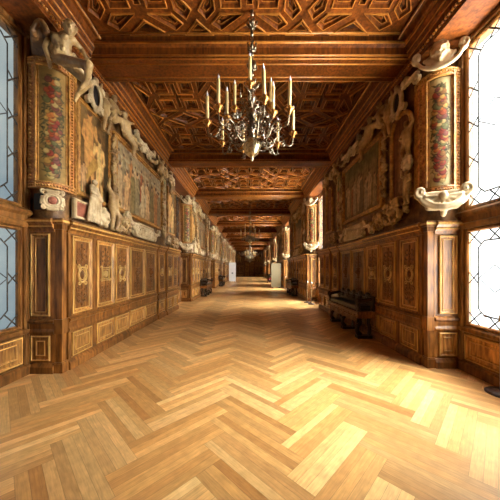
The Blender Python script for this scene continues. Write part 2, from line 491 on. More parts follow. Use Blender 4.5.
# wall entablature on both sides
def cornice(side):
    p = [(3.7, 5.34), (2.98, 5.34), (2.98, 5.37), (2.955, 5.39), (2.955, 5.43), (2.93, 5.45), (2.93, 5.52), (2.885, 5.55), (2.885, 5.60), (2.84, 5.66), (2.84, 5.71), (2.79, 5.74), (2.77, 5.82), (2.715, 5.84), (2.715, 5.92), (3.7, 5.92)]
    b = MB(); n = len(p)
    vs = [(side*x, YB, z) for x, z in p]+[(side*x, YE, z) for x, z in p]
    b.add(vs, [(i, (i+1) % n, n+(i+1) % n, n+i) for i in range(n)])
    o = struct(b.build('trim_cornice_'+('right' if side > 0 else 'left'), M['ceil']))
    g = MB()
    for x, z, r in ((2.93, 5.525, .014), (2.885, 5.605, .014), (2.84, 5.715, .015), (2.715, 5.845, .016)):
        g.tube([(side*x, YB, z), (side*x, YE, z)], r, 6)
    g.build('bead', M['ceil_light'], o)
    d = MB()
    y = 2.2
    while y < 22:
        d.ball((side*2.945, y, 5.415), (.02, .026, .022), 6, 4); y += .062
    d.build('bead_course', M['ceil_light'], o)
cornice(1); cornice(-1)

# ------------------------------------------------------------------ walls
def piers(y0):
    r = [(YB, y0-PITCH+PLEN)]
    for k in range(NP): r.append((y0+k*PITCH, min(y0+k*PITCH+PLEN, YE)))
    return r
for side, y0, nm in ((-1, Y0L, 'left'), (1, Y0R, 'right')):
    b = MB()
    for a, c in piers(y0):
        f = a > 0
        b.box(side*XW, side*3.75, a+(.15 if f else 0), c, 0, 2.45); b.box(side*XW, side*3.75, a+(.37 if f else 0), c, 2.45, ZS+.05)
        if f: b.box(side*3.56, side*3.75, a, a+.37, 2.45, ZS+.05)
    ps = piers(y0)
    for i in range(len(ps)-1): b.box(side*(XO+.1), side*3.75, ps[i][1]-.01, ps[i+1][0]+.01, ZS-.04, ZS+.05)
    for i in range(len(ps)-1): b.box(side*(XO+.1), side*3.75, ps[i][1]-.01, ps[i+1][0]+.01, 0, .12)
    struct(b.build('wall_'+nm, M['bg']))
struct(MB().box(-3.7, 3.7, YB-.2, YB, 0, 6.1).build('wall_back', M['walnut']))
struct(MB().box(-3.7, 3.7, YE, YE+.2, 0, 6.1).build('wall_front', M['bg']))

# ------------------------------------------------------------------ windows
def bar(b, p, q, w=.012, d=.012):
    """flat came between two (u, v) points at d"""
    b.tube([(p[0], -d, p[1]), (q[0], -d, q[1])], w, 4)
def build_window():
    """local frame: x along wall, -y into the room, z up; 2.25 m wide opening"""
    root = empty('window_proto')
    Wd = (PITCH-PLEN)/2
    b = MB()
    # jambs, head, sill, transom, central mullion
    for u0, u1 in ((-Wd, -Wd+.10), (Wd-.10, Wd), (-.07, .07)):
        b.rings(u0, u1, .0, 5.34, [(0, -.05), (0, .06), (.012, .075), (.03, .075), (.04, .06)])
    b.rings(-Wd, Wd, 5.26, 5.34, [(0, -.05), (0, .06), (.012, .075)])
    fr = b.build('window_frame', M['winwood'], root)
    b = MB()
    b.prof(-Wd, Wd, [(-.05, 2.30), (.07, 2.30), (.09, 2.34), (.09, 2.38), (.06, 2.40), (.07, 2.48), (.11, 2.52), (.11, 2.56), (.06, 2.60), (-.05, 2.60)])
    b.build('transom', M['winwood'], root)
    b = MB()
    b.prof(-Wd, Wd, [(-.05, 0), (.10, 0), (.10, .13), (.07, .16), (.04, .16), (.04, .62), (.08, .65), (.08, .70), (.05, .72), (-.05, .72)])
    lp = b.build('sill_panel', M['winwood'], root)
    b = MB(); g = MB()
    for u0, u1 in ((-Wd+.12, -.08), (.08, Wd-.12)):
        b.rings(u0, u1, .19, .60, [(0, .04), (0, .06), (.02, .065), (.04, .045), (.08, .045), (.10, .06), (.12, .045)])
        g.rings(u0+.005, u1-.005, .195, .595, [(0, .05), (0, .066), (.014, .070), (.02, .05)], cap=False)
        g.rings(u0+.09, u1-.09, .28, .51, [(0, .04), (0, .056), (.012, .060), (.018, .04)], cap=False)
    b.build('lower_panel', M['field'], root); g.build('gilt_moulding', M['gilt'], root)
    sashes = []
    for u0, u1 in ((-Wd+.10, -.07), (.07, Wd-.10)):
        for v0, v1 in ((.72, 2.30), (2.60, 5.26)):
            s = MB()
            s.rings(u0, u1, v0, v1, [(0, -.02), (0, .03), (.015, .045), (.045, .045), (.06, .02), (.06, -.02)], cap=False)
            so = s.build('sash', M['winwood'], root)
            gu0, gu1, gv0, gv1 = u0+.058, u1-.058, v0+.058, v1-.058
            gp = MB(); gp.box(gu0, gu1, -.004, .004, gv0, gv1); gp.build('glass_pane', M['glass'], so)
            l = MB(); B = .16
            iu0, iu1, iv0, iv1 = gu0+B, gu1-B, gv0+B, gv1-B; c = .10
            w = .0115
            pts = [(iu0+c, iv0), (iu1-c, iv0), (iu1, iv0+c), (iu1, iv1-c), (iu1-c, iv1), (iu0+c, iv1), (iu0, iv1-c), (iu0, iv0+c)]
            for i in range(8): bar(l, pts[i-1], pts[i], w)
            for cu, cv, su, sv in ((iu0, iv0, -1, -1), (iu1, iv0, 1, -1), (iu1, iv1, 1, 1), (iu0, iv1, -1, 1)):
                bar(l, (cu-su*c*.5, cv-sv*c*.5), (cu+su*B, cv+sv*B), w)
                bar(l, (cu-su*.02, cv+sv*B), (cu+su*B, cv-sv*.02), w)
            nX = max(1, round((iv1-iv0)/.62)-1)
            vs_ = [iv0+(iv1-iv0)*(i+1)/(nX+1) for i in range(nX)]
            for v in vs_:
                for a_, b_ in ((gu0, iu0), (iu1, gu1)):
                    bar(l, (a_, v-.085), (b_, v+.085), w); bar(l, (a_, v+.085), (b_, v-.085), w)
            um = (iu0+iu1)/2
            for a_, b_ in ((gv0, iv0), (iv1, gv1)):
                bar(l, (um-.08, a_), (um+.08, b_), w); bar(l, (um+.08, a_), (um-.08, b_), w)
            vm = (iv0+iv1)/2
            bar(l, (iu0, vm), (um, vm+.2), w*.6); bar(l, (iu1, vm), (um, vm+.2), w*.6); bar(l, (iu0, vm), (um, vm-.2), w*.6); bar(l, (iu1, vm), (um, vm-.2), w*.6)
            l.build('leading', M['lead'], so)
    return root
wp = build_window()
ORD = ['first', 'second', 'third', 'fourth', 'fifth', 'sixth', 'seventh']
def portal(side, y):
    ld = bpy.data.lights.new('window_portal', 'AREA'); ld.shape = 'RECTANGLE'; ld.size = 2.2; ld.size_y = 4.7
    ld.cycles.is_portal = True
    o = bpy.data.objects.new('window_portal', ld); C.objects.link(o)
    o.location = (side*(XO+.16), y, 3.0); o.rotation_euler = Euler((PI/2, 0, side*PI/2), 'XYZ')
nw = 0
for side, y0 in ((-1, Y0L), (1, Y0R)):
    for k in range(NP):
        y = y0+k*PITCH-(PITCH-PLEN)/2
        nw += 1
        o = wp if nw == 1 else copy_tree(wp)
        o.location = (side*XO, y, 0); o.rotation_euler = (0, 0, -side*PI/2); o.name = 'window_%d' % nw
        struct(o); portal(side, y)

# ------------------------------------------------------------------ wainscot
def scroll_pts(cx, cz, r0, turns, start, sgn=1, d=0, n=16):
    return [(cx+sgn*r0*(1-.8*i/n)*math.cos(start+turns*2*PI*i/n), -d, cz+r0*(1-.8*i/n)*math.sin(start+turns*2*PI*i/n)) for i in range(n+1)]
def oval(cx, cz, a, b_, d, n=20): return [(cx+a*math.cos(2*PI*i/n), -d, cz+b_*math.sin(2*PI*i/n)) for i in range(n)]
def carving(kind, cx, z0, z1, w, d):
    """returns (wood relief, gilded relief) builders centred at cx between z0 and z1"""
    a = MB(); g = MB(); cz = (z0+z1)/2; h = (z1-z0)/2; r = .011
    a.tube([(cx, -d, cz-h*.93), (cx, -d, cz+h*.93)], .009, 6)
    for s in (1, -1):   # stem with leaf scrolls above and below the badge
        for t in (.45, .62, .8):
            for q in (1, -1):
                rr = w*.25*(1.2-t*.5)
                a.tube(scroll_pts(cx+q*rr*1.05, cz+s*h*t, rr, .85, PI, q, d), r*.85, 5)
                a.ball((cx+q*rr*.9, -d, cz+s*h*(t+.05)), (rr*.28, .012, rr*.28), 6, 4)
        a.ball((cx, -d, cz+s*h*.96), (.03, .018, .045), 6, 4)
    if kind == 0:
        g.tube(oval(cx, cz, w*.30, h*.25, d+.008), .016, 6, close=True)
        g.tube(oval(cx, cz, w*.20, h*.17, d+.006), .008, 6, close=True)
        a.ball((cx, -d, cz), (w*.13, .03, h*.12), 8, 6)
        for s in (1, -1):
            for q in (1, -1):
                g.tube(scroll_pts(cx+q*w*.24, cz+s*h*.27, w*.13, 1.1, -s*PI/2, q, d+.012), .011, 6)
    elif kind == 1:
        for e in (.30, .22):
            p = [(cx-w*e, -d-.01, cz-h*e*.8), (cx+w*e, -d-.01, cz-h*e*.8), (cx+w*e, -d-.01, cz+h*e*.8), (cx-w*e, -d-.01, cz+h*e*.8)]
            for i in range(4): g.tube([p[i-1], p[i]], .011, 6)
        g.lathe([(w*.16, 0), (w*.15, .02), (w*.08, .03), (.01, .03)], (cx, -d, cz), 12, 'y')
        for q in (1, -1):
            for s in (1, -1): g.tube(scroll_pts(cx+q*w*.32, cz+s*h*.24, w*.09, 1, 0, q, d+.012), .011, 6)
    elif kind == 2:
        g.tube(oval(cx, cz+h*.05, w*.26, h*.16, d+.01), .013, 6, close=True)
        for i in range(3): g.ball((cx, -d-.01, cz+h*(.14-i*.1)), (.03, .02, .03), 8, 5)
        for q in (1, -1): g.tube([(cx+q*w*.26, -d-.01, cz+h*.1), (cx+q*w*.36, -d-.01, cz-h*.12), (cx+q*w*.12, -d-.01, cz-h*.27), (cx, -d-.01, cz-h*.2)], .012, 6)
    else:  # vase candelabrum, dark
        a.lathe([(.012, -h*.3), (w*.18, -h*.28), (.02, -h*.2), (w*.12, -h*.1), (w*.24, 0), (w*.16, h*.1), (.03, h*.14), (w*.2, h*.22), (.02, h*.24)], (cx, -d, cz), 10)
    return a, g
def wainscot(Wd, proj, n, kinds, back=.02, skirt=.03):
    root = empty('wainscot_section'); u = Wd/2
    b = MB(); b.prof(-u, u, [(-back, 0), (proj, 0), (proj, 2.30), (-back, 2.30)]); b.build('body', M['walnut'], root)
    b = MB(); e = skirt
    b.prof(-u-e*.5, u+e*.5, [(0, 0), (proj+.045, 0), (proj+.045, .10), (proj+.03, .125), (proj+.015, .15), (proj, .165), (0, .165)]); b.build('plinth', M['walnut'], root)
    b = MB()
    b.prof(-u-e*.4, u+e*.4, [(0, .61), (proj+.015, .61), (proj+.03, .64), (proj+.03, .66), (proj+.015, .70), (proj+.022, .78), (proj+.045, .80), (proj+.045, .83), (proj, .86), (0, .86)]); b.build('rail', M['walnut'], root)
    b = MB()
    b.prof(-u-e, u+e, [(0, 2.24), (proj+.01, 2.24), (proj+.02, 2.28), (proj+.05, 2.31), (proj+.05, 2.34), (proj+.09, 2.38), (proj+.09, 2.43), (proj+.06, 2.45), (-back, 2.45)]); cn = b.build('cornice', M['walnut'], root)
    g = MB(); g.prof(-u-e, u+e, [(0, 2.385), (proj+.098, 2.385), (proj+.098, 2.415), (0, 2.415)]); g.prof(-u-e*.6, u+e*.6, [(0, 2.315), (proj+.057, 2.315), (proj+.057, 2.33), (0, 2.33)])
    g.build('gilt_fillet', M['gilt'], cn)
    pw = (Wd-.08)/n
    for i in range(n):
        c = -u+.04+pw*(i+.5); hw = pw/2-.03
        b = MB(); b.rings(c-hw, c+hw, .90, 2.21, [(0, proj-.01), (0, proj+.018), (.02, proj+.022), (.04, proj+.004), (.07, proj+.004), (.085, proj-.008)])
        p = b.build('upper_panel', M['field'], root)
        g = MB(); g.rings(c-hw+.003, c+hw-.003, .903, 2.207, [(0, proj+.01), (0, proj+.026), (.012, proj+.030), (.018, proj+.01)], cap=False)
        g.rings(c-hw+.062, c+hw-.062, .962, 2.148, [(0, proj-.005), (0, proj+.012), (.008, proj+.014), (.013, proj-.005)], cap=False)
        g.build('gilt_moulding', M['gilt'], p)
        if kinds[i] is not None:
            a, gg = carving(kinds[i], c, 1.02, 2.08, min(2*hw-.16, .46), proj+.004)
            a.build('relief_carving', M['carve'], p)
            if gg.v: gg.build('gilded_cartouche', M['giltcarve'], p)
        b = MB(); b.rings(c-hw, c+hw, .195, .59, [(0, proj-.01), (0, proj+.016), (.018, proj+.02), (.032, proj+.004), (.075, proj+.004), (.088, proj+.016), (.10, proj+.004)])
        q = b.build('lower_panel', M['field'], root)
        g = MB(); g.rings(c-hw+.003, c+hw-.003, .198, .587, [(0, proj+.01), (0, proj+.024), (.012, proj+.028), (.018, proj+.01)], cap=False)
        if hw > .12: g.rings(c-hw+.08, c+hw-.08, .275, .51, [(0, proj), (0, proj+.02), (.009, proj+.022), (.014, proj)], cap=False)
        g.build('gilt_moulding', M['gilt'], q)
    return root
def corner_panel():
    """narrow panelled return of a pier, facing down the gallery"""
    root = wainscot(.44, .0, 1, [None], back=.145, skirt=0); root.name = 'wainscot_return'
    return root
# (start, width, projection, panels, kinds, words)
SECT = [(.13, .66, .13, 1, [0], 'one oval gilded cartouche panel'), (.82, 1.42, .12, 2, [1, 0], 'two carved panels, square and oval badges'),
        (2.28, 1.90, .07, 2, [3, 3], 'two wide panels with dark vase carving'), (4.22, .72, .10, 1, [2], 'one narrow arabesque panel'),
        (4.98, 1.42, .13, 2, [1, 2], 'two panels with square and oval badges')]
protos = [wainscot(s[1], s[2], s[3], s[4]) for s in SECT]
cproto = corner_panel()
post_me = None
def corner_post():
    root = empty('wainscot_corner_post')
    b = MB(); b.box(-.05, .05, -.05, .05, 0, 2.30); b.build('shaft', M['walnut'], root)
    b = MB(); b.box(-.075, .075, -.075, .075, 0, .15); b.box(-.065, .065, -.065, .065, .15, .17); b.build('plinth_block', M['walnut'], root)
    MB().box(-.07, .07, -.07, .07, .62, .85).build('rail_block', M['walnut'], root)
    b = MB(); b.box(-.07, .07, -.07, .07, 2.28, 2.36); b.box(-.10, .10, -.10, .10, 2.36, 2.45); b.build('capital', M['walnut'], root)
    g = MB(); g.box(-.105, .105, -.105, .105, 2.39, 2.42); g.build('gilt_fillet', M['gilt'], root)
    return root
pproto = corner_post()
def pier_name(side, k): return '%s wall, %s pier' % ('left' if side < 0 else 'right', ORD[k])
for side, y0 in ((-1, Y0L), (1, Y0R)):
    for k in range(NP):
        yb = y0+k*PITCH
        for s, p in zip(SECT, protos):
            yc = yb+s[0]+s[1]/2
            inst(p, (side*XW, yc, 0), -side*PI/2, 'walnut wainscot, %s, %s' % (s[5], pier_name(side, k)), 'wood panelling', 'wainscot sections along the walls')
        inst(cproto, (side*3.31, yb, 0), 0, 'narrow walnut return panel with gilt lines, %s' % pier_name(side, k), 'wood panelling', 'narrow return panels at the pier corners')
        inst(pproto, (side*(XW-.07), yb+.05, 0), 0, 'square walnut corner post with capital, %s' % pier_name(side, k), 'post', 'corner posts of the wainscot')

# ------------------------------------------------------------------ painting
def noise2(u, v, seed, f):
    rng = np.random.RandomState(seed); g = rng.rand(64, 64)
    x = u*f; y = v*f; xi = np.floor(x).astype(int); yi = np.floor(y).astype(int); fx = x-xi; fy = y-yi
    fx = fx*fx*(3-2*fx); fy = fy*fy*(3-2*fy)
    a = g[xi % 64, yi % 64]; b = g[(xi+1) % 64, yi % 64]; c = g[xi % 64, (yi+1) % 64]; d = g[(xi+1) % 64, (yi+1) % 64]
    return (a*(1-fx)+b*fx)*(1-fy)+(c*(1-fx)+d*fx)*fy
def blend(col, mask, c): col[:] = col*(1-mask[:, None])+np.array(c)[None]*mask[:, None]
def seg(u, v, p, q, r0, r1, soft=.012):
    px, py = q[0]-p[0], q[1]-p[1]; l2 = px*px+py*py+1e-9
    t = np.clip(((u-p[0])*px+(v-p[1])*py)/l2, 0, 1)
    d = np.hypot(u-p[0]-t*px, v-p[1]-t*py)-(r0+(r1-r0)*t)
    return np.clip(.5-d/soft, 0, 1)
def nude(col, u, v, x, z, h, c, lean=0, flip=1):
    """generic painted standing figure, feet at (x,z)"""
    c = np.array(c); dk = c*.5
    P = lambda a, b_: (x+flip*a*h+lean*b_*h, z+b_*h)
    parts = [(P(-.05, .02), P(-.055, .26), .028, .04), (P(-.055, .26), P(-.035, .5), .045, .068), (P(.07, .0), P(.06, .25), .026, .04), (P(.06, .25), P(.035, .5), .044, .066),
             (P(0, .5), P(.01, .64), .082, .066), (P(.01, .64), P(0, .78), .068, .088), (P(-.085, .8), P(-.13, .62), .036, .03), (P(-.13, .62), P(-.04, .5), .028, .02),
             (P(.085, .8), P(.16, .68), .036, .03), (P(.16, .68), P(.14, .84), .028, .02), (P(0, .8), P(.01, .9), .03, .03), (P(.01, .92), P(.012, .95), .048, .05)]
    for p, q, a, b_ in parts: blend(col, seg(u, v, (p[0]+.012, p[1]-.005), (q[0]+.012, q[1]-.005), a*h*1.18, b_*h*1.18), dk)
    for p, q, a, b_ in parts: blend(col, seg(u, v, p, q, a*h, b_*h), c)
    for p, q, a, b_ in parts: blend(col, .5*seg(u, v, (p[0]-.008, p[1]), (q[0]-.008, q[1]), a*h*.5, b_*h*.5, .03), np.minimum(c*1.35, .85))
    blend(col, seg(u, v, P(.0, .965), P(.03, .975), .045*h, .035*h), (.14, .06, .02))
def robed(col, u, v, x, z, h, c, skin=(.55, .32, .15)):
    c = np.array(c)
    blend(col, seg(u, v, (x, z), (x+.01, z+.72*h), .12*h, .09*h), c*.5)
    blend(col, seg(u, v, (x-.012, z+.02), (x, z+.72*h), .10*h, .075*h), c)
    for k in (-1, 0, 1): blend(col, .5*seg(u, v, (x+k*.04*h, z), (x+k*.02*h, z+.6*h), .008*h, .004*h), c*.45)
    blend(col, seg(u, v, (x-.09*h, z+.7*h), (x+.12*h, z+.5*h), .032*h, .02*h), c*1.2)
    blend(col, seg(u, v, (x, z+.84*h), (x+.004, z+.87*h), .05*h, .05*h), skin)
    blend(col, seg(u, v, (x-.01, z+.90*h), (x+.02*h, z+.91*h), .045*h, .03*h), (.12, .06, .03))
def paint(kind, u, v, Wd, H, seed):
    rng = random.Random(seed)
    n = noise2(u+3, v+3, seed, 5)*.6+noise2(u+9, v+5, seed+1, 14)*.4
    if kind == 'nude':
        col = np.stack([.10+.22*n, .045+.12*n, .012+.035*n], 1)
        blend(col, np.clip((v/H-.75)*4, 0, 1)*.35, (.40, .26, .10)); blend(col, np.clip((.14-v/H)*8, 0, 1)*.8, (.13, .15, .06))
        blend(col, seg(u, v, (Wd*.9, 0), (Wd*.95, H*.9), .10, .06), (.10, .06, .02))
        nude(col, u, v, Wd*.30, H*.14, 1.40, (.74, .34, .10), 0, 1)
        nude(col, u, v, Wd*.66, H*.03, 1.20, (.86, .47, .16), 0, -1)
        blend(col, seg(u, v, (Wd*.2, H*.22), (Wd*.5, H*.42), .07, .10), (.55, .30, .07))
        nude(col, u, v, Wd*.12, H*.02, .55, (.6, .34, .15))
    elif kind == 'crowd':
        col = np.stack([.36+.22*n, .22+.16*n, .09+.09*n], 1)
        blend(col, np.clip((v/H-.72)*5, 0, 1)*.6, (.40, .33, .20))
        for i in range(4):   # arcade
            x0 = Wd*(.06+.25*i); blend(col, seg(u, v, (x0+.25, .5), (x0+.25, H*.58), .26, .26), (.55, .45, .28)); blend(col, seg(u, v, (x0+.25, .5), (x0+.25, H*.56), .19, .19), (.17, .10, .05))
            blend(col, seg(u, v, (x0, .4), (x0, H*.78), .03, .03), (.62, .52, .34))
        blend(col, seg(u, v, (0, H*.80), (Wd, H*.80), .03, .03), (.6, .48, .28))
        cs = [(.46, .11, .03), (.55, .22, .06), (.34, .26, .13), (.70, .50, .26), (.38, .09, .03), (.28, .20, .07), (.62, .31, .10), (.66, .44, .22), (.40, .31, .19)]
        for i in range(9):
            robed(col, u, v, Wd*(.05+.9*((i*.618) % 1)), H*rng.uniform(.25, .42), rng.uniform(.75, .95), rng.choice(cs))
        for i in range(12):   # dark gaps between the groups
            x = Wd*rng.random(); z = H*rng.uniform(.05, .5); blend(col, .7*seg(u, v, (x, z), (x+.05, z+.3), .05, .03, .08), (.10, .045, .015))
        for i in range(9):
            x = Wd*(i+.5)/9+rng.uniform(-.06, .06)
            if i % 4 == 1: nude(col, u, v, x, H*rng.uniform(.02, .06), rng.uniform(.95, 1.15), (.74, .40, .17), rng.uniform(-.1, .1), rng.choice((1, -1)))
            else: robed(col, u, v, x, H*rng.uniform(.0, .08), rng.uniform(1.05, 1.3), rng.choice(cs), (.66, .38, .18))
        blend(col, .35*noise2(u+1, v+2, seed+5, 3), (.30, .12, .04))
    elif kind == 'dusk':
        col = np.stack([.22+.10*n, .13+.07*n, .05+.03*n], 1)
        blend(col, np.clip((v/H-.6)*3, 0, 1)*.6, (.26, .20, .10))
        for i in range(5): blend(col, seg(u, v, (Wd*(.1+.2*i), H*.3), (Wd*(.1+.2*i)+.1, H*.95), .05, .02), (.12, .08, .03)); blend(col, .8*seg(u, v, (Wd*(.1+.2*i)+.1, H*.85), (Wd*(.1+.2*i)+.3, H*.9), .16, .1, .1), (.14, .12, .04))
        cs = [(.36, .14, .05), (.42, .28, .14), (.2, .14, .07), (.45, .34, .2)]
        for i in range(10):
            x = Wd*(i+.5)/10+rng.uniform(-.05, .05)
            if i % 3 == 1: nude(col, u, v, x, H*.08, rng.uniform(.9, 1.15), (.50, .34, .18), 0, rng.choice((1, -1)))
            else: robed(col, u, v, x, H*rng.uniform(.02, .12), rng.uniform(.8, 1.1), rng.choice(cs))
    elif kind == 'drape':
        col = np.stack([.24+.14*n, .09+.05*n, .03+.02*n], 1)
        for i in range(7): blend(col, .6*seg(u, v, (Wd*(i+.5)/7, 0), (Wd*(i+.8)/7, H), .02, .03, .04), (.12, .05, .02))
        robed(col, u, v, Wd*.5, H*.1, 1.15, (.34, .16, .07))
    elif kind == 'garland':
        col = (np.stack([.30+.16*n, .17+.10*n, .045+.03*n], 1) if seed < 11 else np.stack([.44+.2*n, .33+.15*n, .15+.07*n], 1))
        for i in range(520):
            z = H*(.04+.9*i/520); t = z/H; half = Wd*.42*(.45+.55*math.sin(PI*min(1, t*1.02)))
            x = Wd/2+rng.uniform(-1, 1)*half; a = rng.uniform(0, 2*PI); l = rng.uniform(.03, .08)
            c = rng.choice([(.08, .07, .02), (.10, .08, .03), (.20, .12, .04), (.05, .035, .015)])
            blend(col, seg(u, v, (x, z), (x+l*math.cos(a), z+l*math.sin(a)), .013, .003), c)
        for i in range(90):
            z = H*(.05+.86*i/90); half = Wd*.28*(.5+.5*math.sin(PI*z/H)); x = Wd/2+rng.uniform(-1, 1)*half; r = rng.uniform(.022, .05)
            c = np.array(rng.choice([(.38, .07, .02), (.46, .14, .03), (.48, .26, .06), (.30, .04, .02), (.50, .34, .12), (.26, .11, .03), (.22, .06, .04), (.14, .13, .04)]))
            blend(col, seg(u, v, (x+.006, z-.006), (x+.006, z-.006), r*1.1, r*1.1), c*.4); blend(col, seg(u, v, (x, z), (x, z), r, r), c); blend(col, .6*seg(u, v, (x-r*.3, z+r*.3), (x-r*.3, z+r*.3), r*.3, r*.3, .02), np.minimum(c*1.7, .8))
    elif kind == 'none': col = np.zeros((len(u), 3))
    else:  # strip: vertical fruit drop on pale ground
        col = np.stack([.50+.12*n, .36+.10*n, .18+.06*n], 1)
        for i in range(16):
            z = H*(i+.5)/16; blend(col, seg(u, v, (Wd/2, z), (Wd/2, z+.03), Wd*.2, Wd*.28), rng.choice([(.45, .12, .06), (.38, .26, .08), (.52, .22, .1), (.2, .2, .08)]))
    return col
def paint_mesh(name, kind, Wd, H, seed, mapf=None, step=.016, mat='fresco', arch=False):
    nu, nv = max(4, int(Wd/step)), max(4, int(H/step))
    uu, vv = np.meshgrid(np.linspace(0, Wd, nu+1), np.linspace(0, H, nv+1)); u = uu.ravel(); v = vv.ravel()
    col = np.clip(paint(kind, u, v, Wd, H, seed), .005, .9)
    if mapf is None: co = [(a-Wd/2, 0, b) for a, b in zip(u, v)]
    else: co = [mapf(a/Wd, b) for a, b in zip(u, v)]
    def keep(i, j):
        if not arch: return True
        x = Wd*(i+.5)/nu-Wd/2; z = H*(j+.5)/nv; r = Wd/2
        return z < H-r or x*x+(z-H+r)**2 < r*r
    F = [(j*(nu+1)+i, j*(nu+1)+i+1, (j+1)*(nu+1)+i+1, (j+1)*(nu+1)+i) for j in range(nv) for i in range(nu) if keep(i, j)]
    me = bpy.data.meshes.new(name); me.from_pydata(co, [], F)
    ca = me.color_attributes.new('Col', 'FLOAT_COLOR', 'POINT')
    ca.data.foreach_set('color', np.concatenate([col, np.ones((len(col), 1))], 1).ravel())
    for p in me.polygons: p.use_smooth = True
    me.materials.append(M[mat]); me.update(); return me

def framed(name, kind, Wd, H, seed, fmat='gold_st', fw=.08, depth=.06, arch=False, step=.016):
    """painting with its moulded frame; origin bottom centre, facing -y, back at y=0"""
    root = empty(name)
    o = link('painted_field', paint_mesh('painted_field', kind, Wd, H, seed, arch=arch, step=step), root); o.location = (0, -.035, 0)
    b = MB()
    if arch:
        n = 14; r = Wd/2
        for off, d in ((0, .035),):
            path = [(-r, 0)]+[(-r, H-r)]+[(-r*math.cos(PI*i/n), H-r+r*math.sin(PI*i/n)) for i in range(1, n)]+[(r, H-r), (r, 0)]
            b.tube([(x*1.06, -.05, z) for x, z in path], .045, 8); b.tube([(x*.98, -.05, z) for x, z in path], .02, 6)
            b.box(-r-.06, r+.06, -.08, 0, -.07, .0)
        b.prof(-r, r, [(0, 0), (.03, 0), (.03, .01), (0, .01)])
    else:
        b.rings(-Wd/2-fw, Wd/2+fw, -fw, H+fw, [(0, 0), (0, depth*.7), (.015, depth), (fw*.45, depth), (fw*.5, depth*.7), (fw*.8, depth*.75), (fw, depth*.9), (fw+.008, .03)], cap=False)
    b.build('frame', M[fmat], root)
    return root

# ------------------------------------------------------------------ stucco sculpture
def figure(J, s=1.0, chubby=1.0, hands=True):
    """one continuous body from joints (local metres)"""
    b = MB(); V_ = {k: Vector(p) for k, p in J.items()}; c = chubby
    def cp(a, ra, d, rd): b.cap(V_[a] if isinstance(a, str) else a, ra*s, V_[d] if isinstance(d, str) else d, rd*s)
    side = (V_['shR']-V_['shL']).normalized(); hs = (V_['hipR']-V_['hipL']).normalized()
    for t in (-1, 0, 1):
        cp(V_['pelvis']+hs*.05*t*s, .115*c, V_['belly']+side*.04*t*s, .10*c)
        cp(V_['belly']+side*.04*t*s, .10*c, V_['chest']+side*.065*t*s, .105*c)
    cp('chest', .11, 'neck', .06); cp('shL', .062*c, V_['chest'], .10); cp('shR', .062*c, V_['chest'], .10)
    cp('neck', .052*c, V_['head']+Vector((0, 0, -.03*s)), .055*c)
    for q in 'LR':
        cp('sh'+q, .058*c, 'el'+q, .043*c); cp('el'+q, .044*c, 'ha'+q, .028*c)
        cp('hip'+q, .095*c, 'kn'+q, .062*c); cp('kn'+q, .06*c, V_['kn'+q].lerp(V_['an'+q], .35), .06*c); cp(V_['kn'+q].lerp(V_['an'+q], .35), .06*c, 'an'+q, .036*c)
        cp('an'+q, .04*c, 'to'+q, .026*c)
        if hands:
            d = (V_['ha'+q]-V_['el'+q]).normalized(); p = V_['ha'+q]+d*.045*s; a = d.cross(Vector((0, 1, .2))).normalized()
            cp(V_['ha'+q], .03, p, .032)
            for t, l in ((-.028, .065), (-.01, .078), (.009, .074), (.026, .058)):
                k = p+a*t*s+d*.03*s; m = k+d*l*.6*s; e = m+(d+Vector((0, 0, -.5))).normalized()*l*.5*s
                cp(k, .0105, m, .0095); cp(m, .0095, e, .008)
            t0 = p+a*.03*s; cp(t0, .012, t0+(a*1.2+d*.7).normalized()*.055*s, .009)
    h = V_['head']; f = V_['face'].normalized(); up = Vector((0, 0, 1)); up = (up-f*up.dot(f)).normalized(); rt = f.cross(up)
    b.ball(h, (.083*s, .09*s, .105*s), 14, 10)
    b.cap(h+f*.03*s-up*.05*s, .055*s, h+f*.045*s-up*.09*s, .03*s)            # jaw
    b.cap(h+f*.085*s+up*.02*s, .012*s, h+f*.108*s-up*.02*s, .017*s, 6)        # nose
    b.cap(h+f*.082*s+rt*.02*s-up*.052*s, .012*s, h+f*.082*s-rt*.02*s-up*.052*s, .012*s, 6)   # mouth
    for q in (1, -1):
        b.cap(h+f*.078*s+up*.035*s+rt*q*.012*s, .013*s, h+f*.066*s+up*.035*s+rt*q*.05*s, .012*s, 6)  # brow
        b.ball(h+f*.07*s+up*.008*s+rt*q*.033*s, .012*s, 6, 4)                     # eye
        b.ball(h+rt*q*.083*s-f*.005*s, (.02*s, .02*s, .032*s), 6, 4)              # ear
    rng = random.Random(5)
    for i in range(46):                                                     # curls
        th = rng.uniform(0, 2*PI); ph = rng.uniform(.15, 1.45)
        dvec = up*math.sin(ph)+(f*math.cos(th)+rt*math.sin(th))*math.cos(ph)
        if dvec.dot(f) > .55 and dvec.dot(up) < .75: continue
        b.ball(h+dvec*.092*s, .026*s, 6, 4)
    return b
STD = dict(pelvis=(0, -.1, .0), belly=(0, -.1, .14), chest=(0, -.11, .32), neck=(0, -.12, .44), head=(0, -.14, .56), face=(0, -1, -.1),
           shL=(-.17, -.11, .39), elL=(-.26, -.14, .16), haL=(-.2, -.22, -.03), shR=(.17, -.11, .39), elR=(.27, -.14, .2), haR=(.3, -.28, .05),
           hipL=(-.08, -.1, 0), knL=(-.12, -.42, .03), anL=(-.12, -.42, -.36), toL=(-.13, -.56, -.40), hipR=(.08, -.1, 0), knR=(.13, -.40, .05), anR=(.16, -.38, -.34), toR=(.18, -.5, -.38))
def pose(**k): d = dict(STD); d.update(k); return d
def scaled(J, s, cut=1.0):
    return {k: (Vector(v) if k == 'face' else Vector(v)*s) for k, v in J.items()}
S = {}
def put_mesh(key, name, me): S[key] = (name, me)
SP = .58
